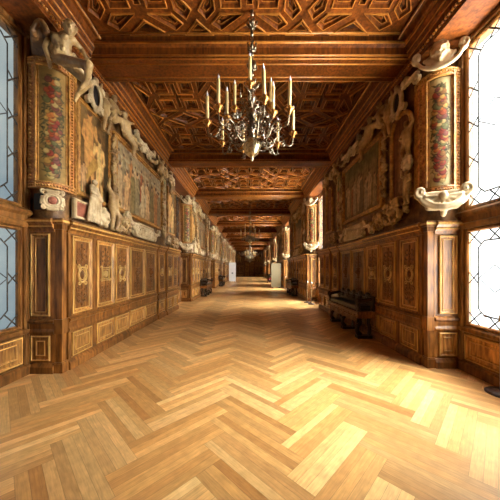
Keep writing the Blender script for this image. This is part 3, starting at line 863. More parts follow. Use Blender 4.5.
pA = pose(knL=(-.2, -.25, .08), anL=(-.36, -.22, -.24), toL=(-.46, -.26, -.28), knR=(.28, -.22, .1), anR=(.42, -.2, -.2), toR=(.52, -.24, -.22), haR=(.42, -.16, .42), elR=(.36, -.13, .36), haL=(-.4, -.18, .04))
pB = pose(belly=(.05, -.1, .13), chest=(.14, -.11, .28), neck=(.2, -.12, .39), head=(.26, -.15, .49), shL=(-.0, -.11, .38), shR=(.3, -.12, .28), elL=(-.16, -.12, .46), haL=(-.36, -.14, .56), elR=(.42, -.14, .08), haR=(.5, -.18, -.12),
          knL=(-.3, -.2, .05), anL=(-.5, -.18, -.2), toL=(-.6, -.2, -.2), knR=(-.1, -.28, -.28), anR=(-.2, -.2, -.58), toR=(-.28, -.26, -.64))
pC = pose(hipL=(-.07, -.1, 0), knL=(-.1, -.15, -.36), anL=(-.12, -.1, -.72), toL=(-.14, -.2, -.76), hipR=(.07, -.1, 0), knR=(.14, -.2, -.34), anR=(.1, -.12, -.7), toR=(.14, -.22, -.74), elL=(-.34, -.13, .5), haL=(-.3, -.16, .74), elR=(.3, -.16, .18), haR=(.14, -.26, .08))
for key, J in (('putA', pA), ('putB', pB), ('putC', pC)):
    put_mesh(key, 'stucco_putto', sculpt(figure(scaled(J, SP), SP, 1.25, hands=False), 'stucco_putto', M['stucco_old'], .013, 2))
# draped herm
b = figure(scaled(pose(elL=(-.24, -.16, .2), haL=(-.05, -.25, .12), haR=(.02, -.26, .2), knL=(-.09, -.14, -.4), anL=(-.09, -.1, -.8), toL=(-.1, -.18, -.82), knR=(.09, -.14, -.4), anR=(.09, -.1, -.8), toR=(.1, -.18, -.82)), .72), .72, 1.0, hands=False)
for i in range(9):
    a = (i-4)*.045; b.cap((a, -.13, -.02), .035, (a*1.5, -.09-.03*(i % 2), -.58), .04)
b.cap((-.14, -.12, .28), .05, (.1, -.2, -.02), .055)
put_mesh('herm', 'draped_herm', sculpt(b, 'draped_herm', M['stucco'], .014, 2))
# fruit festoon vertical / heap
def fruits(n, w, h, seed, d=.08):
    rng = random.Random(seed); b = MB()
    for i in range(n):
        t = (i+.5)/n; ww = w*(.5+.5*math.sin(PI*t)); r = rng.uniform(.035, .06)
        b.ball((rng.uniform(-1, 1)*ww/2, -rng.uniform(.02, d), (t-.5)*h), (r, r, r*rng.uniform(.9, 1.3)), 8, 6)
        if i % 3 == 0:
            a = rng.uniform(0, 2*PI); p = Vector((rng.uniform(-1, 1)*ww/2, -.03, (t-.5)*h)); b.cap(p, .02, p+Vector((math.cos(a)*.1, -.03, math.sin(a)*.1)), .006, 6)
    b.cap((0, -.02, -h/2), .03, (0, -.02, h/2), .03)
    return b
put_mesh('festoon', 'fruit_festoon', sculpt(fruits(46, .24, 1.5, 2), 'fruit_festoon', M['stucco_old'], .014, 1))
put_mesh('heap', 'fruit_heap', sculpt(fruits(70, .75, .42, 4, .2), 'fruit_heap', M['stucco_old'], .014, 1))
put_mesh('swag', 'fruit_swag', sculpt((lambda b: [b.ball((x, -.05-.03*math.sin(x*9), .16*(x/.42)**2-.1+.02*math.sin(x*31)), .05, 8, 6) for x in [(-.42+.035*i) for i in range(25)]] and b)(MB()), 'fruit_swag', M['stucco_old'], .014, 1))
# mask
def mask(s=1.0):
    b = MB(); b.ball((0, -.06*s, 0), (.1*s, .09*s, .135*s), 14, 10); b.cap((0, -.14*s, .02*s), .014*s, (0, -.175*s, -.03*s), .02*s)
    for q in (1, -1):
        b.cap((q*.02*s, -.145*s, .035*s), .018*s, (q*.07*s, -.12*s, .045*s), .015*s); b.ball((q*.04*s, -.135*s, .01*s), .014*s, 6, 4); b.ball((q*.055*s, -.115*s, -.045*s), .035*s)
    b.cap((-.03*s, -.14*s, -.075*s), .014*s, (.03*s, -.14*s, -.075*s), .014*s); b.ball((0, -.12*s, -.12*s), .035*s)
    rng = random.Random(1)
    for i in range(34):
        a = rng.uniform(-.3, PI+.3); b.ball((math.cos(a)*.11*s, -.05*s-rng.uniform(0, .05)*s, math.sin(a)*.135*s), .032*s, 6, 4)
    return b
put_mesh('mask', 'grotesque_mask', sculpt(mask(), 'grotesque_mask', M['stucco'], .011, 1))
# scroll bracket (S volute strap)
def volute(b, cx, cz, r, sgn, start, d=.05, th=.03, turns=1.4, y=0):
    n = 22
    for i in range(n):
        def P(i): a = start+sgn*turns*2*PI*i/n; rr = r*(1-.8*i/n); return Vector((cx+rr*math.cos(a), -y-d, cz+rr*math.sin(a)))
        for dy in (-.025, .025): b.cap(P(i)+Vector((0, dy, 0)), th*(1-.4*i/n), P(i+1)+Vector((0, dy, 0)), th*(1-.4*(i+1)/n), 8)
    b.ball((cx, -y-d, cz), (r*.28, .06, r*.28), 8, 6)
b = MB(); volute(b, -.2, .12, .1, 1, -PI/2); volute(b, .2, -.1, .12, 1, PI/2)
for dy in (-.03, .0, .03): b.cap((-.2, -.05+dy, .03), .03, (.0, -.06+dy, .02), .035); b.cap((0, -.06+dy, .02), .035, (.2, -.05+dy, .03), .03)
b.cap((-.1, -.06, .1), .03, (.08, -.06, -.06), .035)
put_mesh('scroll', 'scroll_bracket', sculpt(b, 'scroll_bracket', M['stucco'], .012, 1))
# strapwork shell crown of the rounded corner (boat with rolled ends and a mask) and its foot
def crown(flip=1):
    b = MB(); n = 20
    for i in range(n):
        def P(i): a = -PI*(.10+.80*i/n); return Vector((.27*math.cos(a), -.12-.10*math.sin(-a), .22+.24*math.sin(a)))
        for k in (0, .5, 1): o = Vector((0, .05*k, .03*k)); b.cap(P(i)+o, .024, P(i+1)+o, .024, 8)
    for i in range(-4, 5): b.cap((i*.045, -.14, .22-.06*abs(i)/4), .025, (i*.018, -.2, .03), .018, 6)
    volute(b, .27, .24, .065, 1, -PI/2, .12, .022, 1.2); volute(b, -.27, .24, .065, -1, -PI/2, .12, .022, 1.2)
    m = mask(.85); o = len(b.v)
    b.add([(x, y-.13, z+.20) for x, y, z in m.v], m.f, True)
    return b
put_mesh('crown', 'strapwork_crown', sculpt(crown(), 'strapwork_crown', M['stucco'], .011, 1))
def foot():
    b = MB()
    for q in (1, -1): volute(b, q*.25, .23, .07, q, -PI/2, .12, .026, 1.2)
    n = 20
    for i in range(n):
        def P(i, s=1): a = -PI*(.06+.88*i/n); return Vector((.27*s*math.cos(a), -.10-.12*math.sin(-a), .20+.20*s*math.sin(a)))
        for s in (1, .82): b.cap(P(i, s), .028, P(i+1, s), .028, 8)
    for i in range(7):
        a = PI*(i+.5)/7+PI; b.cap((.08*math.cos(a), -.17, .18+.07*math.sin(a)), .018, (.2*math.cos(a), -.15, .20+.155*math.sin(a)), .03, 6)
    b.ball((0, -.18, .17), .05); b.cap((0, -.2, .02), .05, (0, -.16, -.06), .035); b.cap((-.2, -.08, .2), .04, (.2, -.08, .2), .04)
    b.cap((-.15, -.08, .05), .05, (.15, -.08, .05), .05)
    return b
put_mesh('foot', 'shell_corbel', sculpt(foot(), 'shell_corbel', M['stucco'], .011, 1))
# round cartouche with red marble disc
def roundel():
    root = empty('roundel_cartouche')
    b = MB()
    for r, th, d in ((.165, .035, .06), (.115, .02, .075)): 
        for i in range(24):
            P = lambda i: Vector((r*math.cos(2*PI*i/24), -d, r*math.sin(2*PI*i/24)))
            b.cap(P(i), th, P(i+1), th, 8)
    b.lathe([(.17, 0), (.17, .05), (.02, .05)], (0, 0, 0), 24, 'y')
    for q in (1, -1):
        volute(b, q*.17, .20, .055, q, -PI/2, .05, .02, 1.1); volute(b, q*.16, -.17, .05, -q, PI/2, .05, .02, 1.1)
        b.cap((q*.19, -.05, .06), .035, (q*.21, -.05, -.08), .03)
    b.cap((-.1, -.06, .21), .045, (.1, -.06, .21), .045); b.cap((-.09, -.06, -.2), .035, (.09, -.06, -.2), .035)
    link('strapwork', sculpt(b, 'strapwork', M['stucco'], .011, 1), root)
    m = MB(); m.lathe([(.088, .05), (.088, .085), (.06, .098), (.02, .102)], (0, 0, 0), 20, 'y'); m.build('marble_disc', M['marble'], root)
    return root
roundel_p = roundel()
def oval_med():
    root = empty('oval_medallion'); b = MB(); n = 28
    for rx, rz, th, d in ((.17, .25, .035, .06), (.125, .2, .018, .075)):
        for i in range(n):
            P = lambda i: Vector((rx*math.cos(2*PI*i/n), -d, rz*math.sin(2*PI*i/n)))
            b.cap(P(i), th, P(i+1), th, 8)
    b.ball((0, -.06, .29), .06); b.ball((0, -.06, -.29), .05)
    for q in (1, -1): volute(b, q*.20, .22, .07, q, -PI/2, .05, .022, 1.2); volute(b, q*.20, -.2, .07, -q, PI/2, .05, .022, 1.2)
    link('wreath', sculpt(b, 'wreath', M['stucco'], .011, 1), root)
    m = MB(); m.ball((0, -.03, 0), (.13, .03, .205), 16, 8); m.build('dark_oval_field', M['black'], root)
    return root
oval_p = oval_med()
def plaque():
    root = empty('relief_plaque')
    b = MB(); b.rings(-.52, .52, -.2, .2, [(0, 0), (0, .07), (.02, .09), (.05, .09), (.06, .06)]); b.build('slab', M['stucco'], root)
    rng = random.Random(8); r = MB()
    for i in range(11):
        x = -.42+.084*i; h = rng.uniform(.1, .16)
        r.cap((x, -.07, -.11), .022, (x+rng.uniform(-.02, .02), -.08, -.11+h), .028, 6); r.ball((x, -.085, -.08+h), .022, 6, 5); r.cap((x, -.085, -.1+h*.8), .01, (x+rng.uniform(-.06, .06), -.085, -.1+h*.5), .01, 6)
    link('relief_figures', sculpt(r, 'relief_figures', M['stucco'], .008, 1), root)
    v = MB(); v.cap((-.62, -.03, -.17), .03, (.62, -.03, -.17), .03)
    for q in (1, -1): volute(v, q*.62, -.1, .11, q, PI/2, .06, .03, 1.3); v.cap((q*.60, -.06, .02), .035, (q*.48, -.06, .18), .03)
    link('volutes', sculpt(v, 'volutes', M['stucco'], .012, 1), root)
    return root
plaque_p = plaque()
def marble_tab():
    root = empty('marble_tablet'); b = MB(); b.rings(-.2, .2, -.17, .17, [(0, 0), (0, .05), (.015, .07), (.04, .07), (.05, .045)], cap=False); b.build('frame', M['stucco'], root)
    m = MB(); m.rings(-.155, .155, -.125, .125, [(0, 0), (0, .05), (.01, .055)]); m.build('marble_field', M['marble'], root); return root
tab_p = marble_tab()

# rounded painted corner
CP = [(.45, .0), (.34, -.03), (.22, -.045), (.12, -.03), (.03, .02), (-.03, .11), (-.06, .22), (-.065, .36)]
def smooth_path(P, n=40):
    P = [Vector((*p, 0)) for p in P]; out = []
    for i in range(len(P)-1):
        p0, p1, p2, p3 = P[max(i-1, 0)], P[i], P[i+1], P[min(i+2, len(P)-1)]
        for t in np.linspace(0, 1, 7)[:-1]: out.append(.5*((2*p1)+(-p0+p2)*t+(2*p0-5*p1+4*p2-p3)*t*t+(-p0+3*p1-3*p2+p3)*t**3))
    return out+[P[-1]]
CPS = smooth_path(CP)
cl = [0]
for i in range(1, len(CPS)): cl.append(cl[-1]+(CPS[i]-CPS[i-1]).length)
CL = cl[-1]
def cpt(t, off=0):
    """point on the rounded corner plan, t 0..1 from window side to wall side; pushed out by off"""
    s = min(max(t, 0), 1)*CL
    for i in range(1, len(cl)):
        if cl[i] >= s-1e-9: break
    k = (s-cl[i-1])/(cl[i]-cl[i-1]); p = CPS[i-1].lerp(CPS[i], k); d = (CPS[i]-CPS[i-1]).normalized()
    nrm = Vector((d.y, -d.x, 0))
    # outward: away from the pier (towards -y and towards the room)
    if nrm.dot(Vector((-1, -1, 0))) < 0: nrm = -nrm
    return p+nrm*off
CZ0, CZ1 = 2.92, 4.96
def corner_strip(b, t0, t1, z0, z1, o0, o1, n=10, side=1):
    vs = []; fs = []
    for i in range(n+1):
        t = t0+(t1-t0)*i/n
        for o, z in ((o0, z0), (o1, z0), (o1, z1), (o0, z1)):
            p = cpt(t, o); vs.append((side*p.x, p.y, z))
    for i in range(n):
        a = i*4; c = a+4
        for j in range(4): fs.append((a+j, a+(j+1) % 4, c+(j+1) % 4, c+j))
    fs += [(0, 1, 2, 3), (n*4, n*4+3, n*4+2, n*4+1)]
    b.add(vs, fs)
def corner_panel_up(side):
    root = empty('garland_panel')
    H = CZ1-CZ0; f0, f1 = (.31, .77) if side < 0 else (.28, .66)
    e0, e1 = f0-.05, f1+.05
    b = MB(); corner_strip(b, 0, 1, 2.45, 5.34, -.12, -.05, 24, side); b.build('rounded_core', M['bg'], root)
    def mp(t, z):
        p = cpt(f0+(f1-f0)*t, .0); return (side*p.x, p.y, CZ0+.12+z)
    o = link('painted_garland', paint_mesh('painted_garland', 'garland', CL*(f1-f0), H-.24, 11+side, mapf=mp, step=.009, mat='paint_dim'), root)
    b = MB()
    for t0, t1 in ((.0, e0), (e1, 1.0)): corner_strip(b, t0, t1, CZ0, CZ1, -.01, .03, 8, side)
    corner_strip(b, e0, e1, CZ0, CZ0+.09, -.01, .03, 20, side); corner_strip(b, e0, e1, CZ1-.09, CZ1, -.01, .03, 20, side)
    b.build('frieze_border', M['frieze'], root)
    g = MB()
    for t0, t1 in ((e0, e0+.025), (e1-.025, e1), (-.0, .02), (.98, 1.0), (e0*.28, e0*.28+.012), (e1+(1-e1)*.72, e1+(1-e1)*.72+.012)): corner_strip(g, t0, t1, CZ0, CZ1, .0, .045, 4, side)
    for z in (CZ0, CZ0+.09, CZ1-.11, CZ1-.02): corner_strip(g, 0, 1, z, z+.022, .0, .045, 24, side)
    g.build('gilt_fillet', M['gold_st'], root)
    g = MB()
    for t0, t1 in ((e0+.025, f0), (f1, e1-.025)): corner_strip(g, t0, t1, CZ0+.1, CZ1-.1, -.01, .012, 4, side)
    g.build('inner_border', M['gold_st'], root)
    r = MB()   # little leaf course on the border
    z = CZ0+.05
    while z < CZ1-.03:
        for t in (e0*.64, e1+(1-e1)*.36):
            p = cpt(t, .033); r.ball((side*p.x, p.y, z), (.024, .020, .018), 6, 4)
        z += .05
    for i in range(22):
        for zz in (CZ0+.05, CZ1-.045):
            p = cpt(.04+.92*i/21, .033); r.ball((side*p.x, p.y, zz), (.018, .018, .016), 6, 4)
    r.build('leaf_course', M['gold_st'], root)
    return root
CPROTO = {-1: corner_panel_up(-1), 1: corner_panel_up(1)}

f_nude = framed('fresco', 'nude', .92, 1.62, 21, step=.012); f_crowd = framed('fresco', 'crowd', 2.9, 1.58, 5, fmat='gold_st', fw=.10, depth=.10); f_dusk = framed('fresco', 'dusk', 2.2, 1.56, 6, fmat='gold_st', fw=.10, depth=.10)
f_arch = framed('arched_fresco', 'drape', .62, 1.65, 8, arch=True); f_strip = framed('painted_pilaster', 'strip', .30, 1.9, 9, fw=.04, fmat='stucco_old')
f_nude2 = framed('fresco', 'nude', .80, 1.62, 31)

sm_proto = {}
def sculpture(key, side, y, z, label, cat, d=0, sc=1.0, mirror=False, x=None, rz=None, mat=None):
    name, me = S[key]
    o = bpy.data.objects.new(name, me); C.objects.link(o)
    o.location = (side*(XW-.05-d) if x is None else x, y, z); o.rotation_euler = (0, 0, -side*PI/2 if rz is None else rz)
    o.scale = (-sc if mirror else sc, sc, sc)
    return tag(o, label, cat)
GR = {'putA': 'stucco putti', 'putB': 'stucco putti', 'putC': 'stucco putti', 'festoon': 'stucco fruit festoons', 'mask': 'stucco masks', 'heap': 'stucco fruit heaps', 'scroll': 'stucco scroll brackets', 'herm': 'draped stucco herms', 'swag': 'fruit swags over the frescoes'}
for side, y0 in ((-1, Y0L), (1, Y0R)):
    for k in range(NP):
        yb = y0+k*PITCH; pn = pier_name(side, k); rz = -side*PI/2
        wx = side*XW
        def fr(p, yc, z, words, cat='fresco'):
            inst(p, (wx, yc, z), rz, '%s, %s' % (words, pn), cat, 'paintings of the gallery walls')
        inst(CPROTO[side], (side*(XW-.0), yb, 0), 0, 'rounded corner panel painted with a fruit garland, %s' % pn, 'painted panel', 'garland panels at the pier corners')
        if side < 0:
            fr(f_nude, yb+1.0, 3.06, 'narrow fresco of bare standing figures'); fr(f_crowd, yb+3.2, 3.08, 'wide fresco of robed people before arches'); fr(f_strip, yb+5.05, 3.0, 'pale upright strip painted with fruit drops', 'painted panel'); fr(f_nude2, yb+5.85, 3.06, 'smaller far-end fresco of bare figures')
        else:
            fr(f_arch, yb+.85, 3.1, 'dark red round-arched painting', 'painting'); fr(f_dusk, yb+2.75, 3.16, 'wide dark fresco of people under trees'); fr(f_strip, yb+4.45, 3.0, 'narrow upright strip painted with fruit drops', 'painted panel'); fr(f_arch, yb+5.35, 3.1, 'dark arched painting at the far end', 'painting')
        def sc(key, dy, z, words, cat, **kw):
            o = sculpture(key, side, yb+dy, z, '%s, %s' % (words, pn), cat, **kw); o['group'] = GR[key]
        m = side > 0
        # crest row
        sc('putC', 1.16, 4.88, 'putto reaching up, tucked under the crest beside the oval medallion', 'sculpture', sc=1.0, mirror=m, d=.03)
        sc('putC', 5.35, 4.88, 'putto reaching up under the far end of the crest', 'sculpture', sc=1.0, mirror=not m, d=.03)
        inst(oval_p, (side*(XW-.08), yb+.84, 4.98), rz, 'pale oval medallion in a wreath above the frescoes, %s' % pn, 'medallion', 'oval medallions on the crest')
        sc('putA', 1.48, 4.95, sc=1.25, words='pale putto with legs apart right of the oval medallion', cat='sculpture', mirror=m, d=.0)
        sc('putB', 2.12, 4.92, 'pale putto leaning over the near end of the crest', 'sculpture', sc=1.3, mirror=not m, d=.0)
        sc('scroll', .42, 5.12, 'small strap scroll next to the rounded corner on the crest', 'sculpture', sc=.8, d=.03)
        sc('scroll', 2.8, 5.1, 'strap scroll before the crest mask', 'sculpture', mirror=m, d=.03)
        sc('scroll', 3.6, 5.1, 'strap scroll behind the crest mask', 'sculpture', mirror=not m, d=.03)
        sc('scroll', 5.6, 5.1, 'strap scroll near the far end of the crest', 'sculpture', mirror=m, d=.03)
        sc('swag', 2.65, 5.08, 'drooping fruit swag, nearest of the crest row', 'sculpture')
        sc('mask', 3.2, 5.1, 'bearded mask at the middle of the crest', 'sculpture')
        sc('swag', 3.75, 5.08, 'drooping fruit swag beyond the crest mask', 'sculpture')
        sc('putB', 4.35, 4.92, 'pale putto leaning over the far end of the crest', 'sculpture', sc=1.2, mirror=m)
        sc('putA', 4.95, 4.98, 'pale putto with legs apart near the far end', 'sculpture', mirror=not m)
        # between the paintings
        sc('festoon', 1.60 if side < 0 else 1.42, 3.95, 'hanging fruit festoon between two paintings', 'sculpture', sc=.9)
        sc('festoon', 4.78 if side < 0 else 4.06, 3.95, 'hanging fruit festoon beyond the wide fresco', 'sculpture', sc=.9)
        # foot row on the wainscot
        if side < 0:
            inst(tab_p, (side*(XW-.06), yb+.50, 2.70), rz, 'framed red marble tablet above the wainscot, %s' % pn, 'tablet', 'red marble tablets')
            sc('herm', .76, 2.98, 'small draped stucco figure in front of the narrow fresco', 'sculpture', d=.05, sc=.75)
            sc('mask', 1.06, 2.68, 'curly-haired mask on the wainscot ledge', 'sculpture', sc=1.35)
            sc('putC', 1.42, 3.0, 'standing putto with a raised arm on the ledge', 'sculpture', sc=1.2, d=.05)
            sc('heap', 1.85, 2.68, 'heap of stucco fruit on the ledge beside the putto', 'sculpture', sc=.9)
            sc('scroll', 2.38, 2.78, 'pale scroll bracket at the near side of the plaque', 'sculpture', sc=1.3)
            inst(plaque_p, (side*(XW-.06), yb+3.25, 2.70), rz, 'pale relief plaque with rolled ends under the wide fresco, %s' % pn, 'relief', 'relief plaques')
            sc('scroll', 4.1, 2.72, 'pale scroll bracket at the far side of the plaque', 'sculpture', mirror=True)
            sc('putC', 4.75, 2.9, 'standing putto at the far side of the ledge', 'sculpture', mirror=True, sc=.95)
            sc('mask', 5.2, 2.7, 'curly-haired mask near the far end of the ledge', 'sculpture', sc=1.1); sc('heap', 5.8, 2.66, 'heap of stucco fruit at the far end of the ledge', 'sculpture')
        else:
            sc('putC', .50, 4.05, 'slender putto figure beside the rounded corner', 'sculpture', sc=.95, mirror=True, d=.04)
            sc('putC', .50, 3.2, 'lower stucco putto holding up the corner edge', 'sculpture', sc=.8, d=.05)
            sc('mask', .47, 3.62, 'pale mask on the edge strip by the arched painting', 'sculpture', d=.05)
            sc('heap', .95, 2.82, 'big heap of stucco fruit under the arched painting', 'sculpture', sc=1.05)
            sc('heap', 1.55, 2.74, 'dark heap of fruit on the ledge by the wide fresco', 'sculpture', sc=.8)
            sc('scroll', 2.15, 2.72, 'scroll bracket below the near side of the wide fresco', 'sculpture')
            inst(plaque_p, (side*(XW-.06), yb+3.0, 2.70), rz, 'relief plaque with rolled ends under the dark fresco, %s' % pn, 'relief', 'relief plaques')
            sc('scroll', 3.85, 2.72, 'scroll bracket below the far side of the wide fresco', 'sculpture', mirror=True)
            sc('heap', 4.6, 2.72, 'heap of fruit beside the fruit-drop strip', 'sculpture', sc=.8); sc('putC', 4.0, 3.3, 'putto standing beside the far edge of the wide fresco', 'sculpture', mirror=True, sc=.9)
        # corner crown and foot
        if side > 0 or k > 0:
            c = sculpture('crown', side, 0, 0, 'cream strapwork crown with a face on top of the corner, %s' % pn, 'ornament', x=side*(XW+.10), rz=-side*.55); c.scale = (1.12, 1.1, 1.3); c.location = (side*(XW+.10), yb+.06, 4.93); c['group'] = 'crowns of the corner panels'
            c = sculpture('foot', side, 0, 0, 'cream shell corbel at the foot of the garland corner, %s' % pn, 'ornament', x=0, rz=-side*.45); c.scale = (1.2, 1.1, 1.35); c.location = (side*(XW+.11), yb+.02, 2.62); c['group'] = 'shell corbels of the corner panels'
        else:
            o = inst(roundel_p, (-(XW-.0), yb-.03, 2.72), PI/5, scale=(.68,)*3, label='cream roundel with a red marble disc at the near left corner', cat='cartouche')
            nb_ = MB(); nb_.box(-3.36, -3.21, 3.895, 3.91, 2.58, 2.83); tag(nb_.build('niche_shade_panel', M['black']), 'small black sunk panel beside the cream roundel', 'panel')  # flat black slab paints the shade of a niche, no real recess

# ------------------------------------------------------------------ large seated youth on the near left corner
def seated():
    J = dict(pelvis=W(63, 57, 3.86), belly=W(62.5, 49, 3.84), chest=W(61.5, 41, 3.80), neck=W(64.5, 34.5, 3.76), head=W(70, 28, 3.70), face=(.6, -.8, -.3),
             shL=W(51, 35, 3.84), elL=W(45, 47.5, 3.74), haL=W(48.5, 59.5, 3.74), shR=W(73, 40, 3.82), elR=W(82, 50, 3.96), haR=W(86, 58, 3.9),
             hipL=W(58, 59, 3.84), knL=W(89, 65, 3.60), anL=W(86.5, 82, 3.70), toL=W(81, 88, 3.64), hipR=W(67, 64, 3.92), knR=W(88, 83, 3.80), anR=W(78, 94, 3.84), toR=W(75, 101, 3.74))
    o0 = J['pelvis'].copy()
    J = {k: (Vector(v) if k == 'face' else Vector(v)-o0) for k, v in J.items()}
    fb = figure(J, .92, .93)
    cf = (Vector((.35, -.9, -.1))).normalized()
    for q in (-1, 1):
        fb.ball(J['chest']+cf*.085+Vector((q*.065, 0, .01)), (.065, .04, .045), 8, 6)      # chest
        fb.ball(J['belly']+cf*.085+Vector((q*.03, 0, .02)), (.03, .025, .045), 8, 6)
        fb.ball(J['belly']+cf*.085+Vector((q*.03, 0, -.05)), (.03, .025, .035), 8, 6)
    for k in ('knL', 'knR'): fb.ball(J[k], .062, 8, 6)
    me = sculpt(fb, 'seated_youth_statue', M['stucco_old'], .008, 1)
    o = link('seated_youth_statue', me); o.location = o0
    tag(o, 'nude stucco youth seated on the near left corner frame, legs crossed', 'statue')
    # wing-like shell behind the shoulder
    b = MB()
    for i in range(9):
        a = i/8; px = 47-a*13; top = 30-9*math.sin(PI*a)
        b.cap(W(px, 56-a*3, 3.90), .03, W(px-1, 38, 3.80-.05*a), .035); b.cap(W(px-1, 38, 3.80-.05*a), .035, W(px, top, 3.69), .04)
    for i in range(6): b.cap(W(47-i*2.4, 31-10*math.sin(PI*i/6), 3.64), .035, W(44.6-i*2.4, 31-10*math.sin(PI*(i+1)/6), 3.64), .035)
    b.cap(W(34, 30, 3.67), .05, W(34, 34, 3.68), .04)
    q = sculpt(b, 'wing_scroll', M['bg'], .014, 3)
    tag(link('wing_scroll', q), 'brown curled wing-like scroll behind the seated stucco youth', 'ornament')
seated()

# ------------------------------------------------------------------ end wall
o = empty('door_1', (0, YE-.02, 0)); struct(o)
b = MB(); b.rings(-1.15, 1.15, 0, 3.3, [(0, 0), (0, .12), (.05, .15), (.12, .12), (.14, .06)]); b.build('door_case', M['walnut'], o)
for s in (-1, 1):
    b = MB()
    for z0, z1 in ((.15, .9), (1.0, 2.1), (2.2, 3.05)): b.rings(s*.5-.42, s*.5+.42, z0, z1, [(0, .06), (0, .09), (.05, .1), (.08, .07), (.2, .07), (.24, .09)])
    b.build('door_leaf', M['field'], o)
ep = [('left', -2.1), ('right', 2.1)]
for nm, x in ep:
    o = wainscot(1.7, .08, 2, [3, 3]); o.location = (x, YE, 0); tag(o, 'walnut panelling beside the end door, %s side' % nm, 'wood panelling', 'end wall panelling')
    f = inst(f_nude, (x, YE, 3.2), 0, 'fresco above the end wall panelling, %s side' % nm, 'fresco')
    s_ = sculpture('crown', -1, 0, 0, 'pale stucco crown high on the end wall, %s side' % nm, 'ornament', x=x, rz=0, sc=2.2); s_.location = (x*.75, YE-.05, 4.6)
f = inst(f_dusk, (0, YE, 3.55), 0, 'painting over the door of the end wall', 'painting')

# ------------------------------------------------------------------ chandelier
def chandelier():
    root = empty('chandelier')   # origin at ball centre
    b = MB()
    b.lathe([(.005, -.24), (.018, -.22), (.03, -.19), (.012, -.17), (.055, -.15), (.11, -.10), (.15, 0), (.11, .10), (.05, .14), (.03, .15)], n=20)
    b.build('globe', M['globe'], root)
    b = MB()
    b.lathe([(.03, .13), (.06, .16), (.035, .20), (.05, .26), (.09, .30), (.05, .34), (.03, .42), (.06, .50), (.085, .55), (.05, .60), (.03, .68), (.05, .76), (.075, .80), (.04, .86), (.025, .98), (.045, 1.06), (.02, 1.1), (.02, 1.2)], n=14)
    b.build('baluster_stem', M['brass'], root)
    # suspension: knotted rod with leaf clusters
    b = MB(); rng = random.Random(4); z = 1.15
    while z < 3.85:
        b.lathe([(.016, 0), (.034, .03), (.018, .06), (.03, .09), (.016, .112)], (.0, 0, z), 8); z += .11
    b.build('hanging_chain', M['brass'], root)
    for zc in (1.0, 1.30, 1.62, 2.0, 2.5):
        b = MB()
        b.ball((0, 0, zc-.04), .035, 8, 5)
        for i in range(6):
            a = i*PI/3+zc; r = .085 if zc > 1.1 else .13
            b.tube([(0, 0, zc-.05), (r*.7*math.cos(a), r*.7*math.sin(a), zc-.02), (r*math.cos(a), r*math.sin(a), zc+.04), (r*.7*math.cos(a), r*.7*math.sin(a), zc+.07)], [.015, .016, .012, .005], 5)
        if zc == 1.30: b.ball((.03, -.03, 1.33), (.045, .045, .07))
        b.build('leaf_cluster', M['brass'], root)
    def arm(R, zc, z_at, low):
        b = MB()
        P = []
        if low:
            key = [(.08, z_at), (.2, z_at-.10), (.34, z_at-.06), (.42, z_at+.08), (.52, z_at+.10), (.60, z_at-.02), (R-.02, z_at-.0), (R, zc)]
            key = [(r*R/.72 if r < R-.03 else r, z) for r, z in key]
        else: key = [(.04, z_at), (.12, z_at+.08), (.20, z_at+.02), (.28, z_at-.06), (R, z_at+.02), (R, zc)]
        pts = smooth_path(key)
        pts = [Vector((p.x, 0, p.y)) for p in pts]
        b.tube(pts, [.015-.006*i/len(pts) for i in range(len(pts))], 6)
        for (cx, cz, r, st, sg) in ((R*.42, z_at+.02, .075, 0, 1), (R*.72, z_at+.0, .06, PI, -1), (R*.25, z_at+.14, .07, PI/2, 1), (R*.55, z_at+.20, .05, 0, -1)):
            b.tube([(x, 0, z) for x, y, z in scroll_pts(cx, cz, r, 1.3, st, sg)], .0085, 5)
        for t in (.3, .55, .8):
            p = pts[int(t*(len(pts)-1))]
            for q in (1, -1): b.tube([p, p+Vector((.02, q*.03, .03)), p+Vector((.05, q*.045, .02))], [.009, .008, .003], 5)
        return b
    def add_arm(R, zc, z_at, low, a, rnd):
        o = link('arm', arm_me[(R, zc)], root); o.rotation_euler = (0, 0, a)
        for nm, me in (('drip_pan', pan_me), ('candle', cand_me), ('flame_bulb', bulb_me)):
            c = link(nm, me, o); c.location = (R, 0, zc)
            if nm != 'drip_pan': c.rotation_euler = (rnd*.03, rnd*-.02, 0)
    b = MB(); b.lathe([(.012, -.07), (.03, -.05), (.02, -.03), (.06, .0), (.068, .018), (.03, .02), (.034, .055), (.024, .06)], n=12)
    for i in range(8):
        a = i*PI/4; b.ball((.062*math.cos(a), .062*math.sin(a), .012), (.016, .016, .012), 6, 4)
    pan_me = b.mesh('drip_pan', M['giltmetal'])
    cand_me = MB().lathe([(.026, .05), (.026, .40), (.023, .415), (.006, .42)], n=12).mesh('candle', M['wax'])
    bulb_me = MB().lathe([(.009, .415), (.017, .43), (.018, .45), (.006, .49), (.001, .505)], n=10).mesh('flame_bulb', M['bulb'])
    arm_me = {(.72, .30): arm(.72, .30, .12, True).mesh('arm', M['brass']), (.36, .76): arm(.36, .76, .62, False).mesh('arm', M['brass']), (.42, .38): arm(.42, .38, .30, False).mesh('arm', M['brass'])}
    rng = random.Random(2)
    for i in range(8): add_arm(.72, .30, .12, True, math.radians(-128+45*i+(6 if i % 2 else -4)), rng.uniform(-1, 1))
    for i in range(3): add_arm(.36, .76, .62, False, math.radians(-95+120*i), rng.uniform(-1, 1))
    for i in range(3): add_arm(.42, .38, .30, False, math.radians(-160+120*i), rng.uniform(-1, 1))
    # small glass drops
    dm = MB().ball((0, 0, 0), (.014, .014, .03), 6, 4).tube([(0, 0, .02), (0, 0, .12)], .004, 4).mesh('pendant_drop', M['steel'])
    for i in range(16):
        a = i*2*PI/16; r = .2+.12*(i % 3); o = link('pendant_drop', dm, root); o.location = (r*math.cos(a), r*math.sin(a), .16+.2*((i*7) % 3))
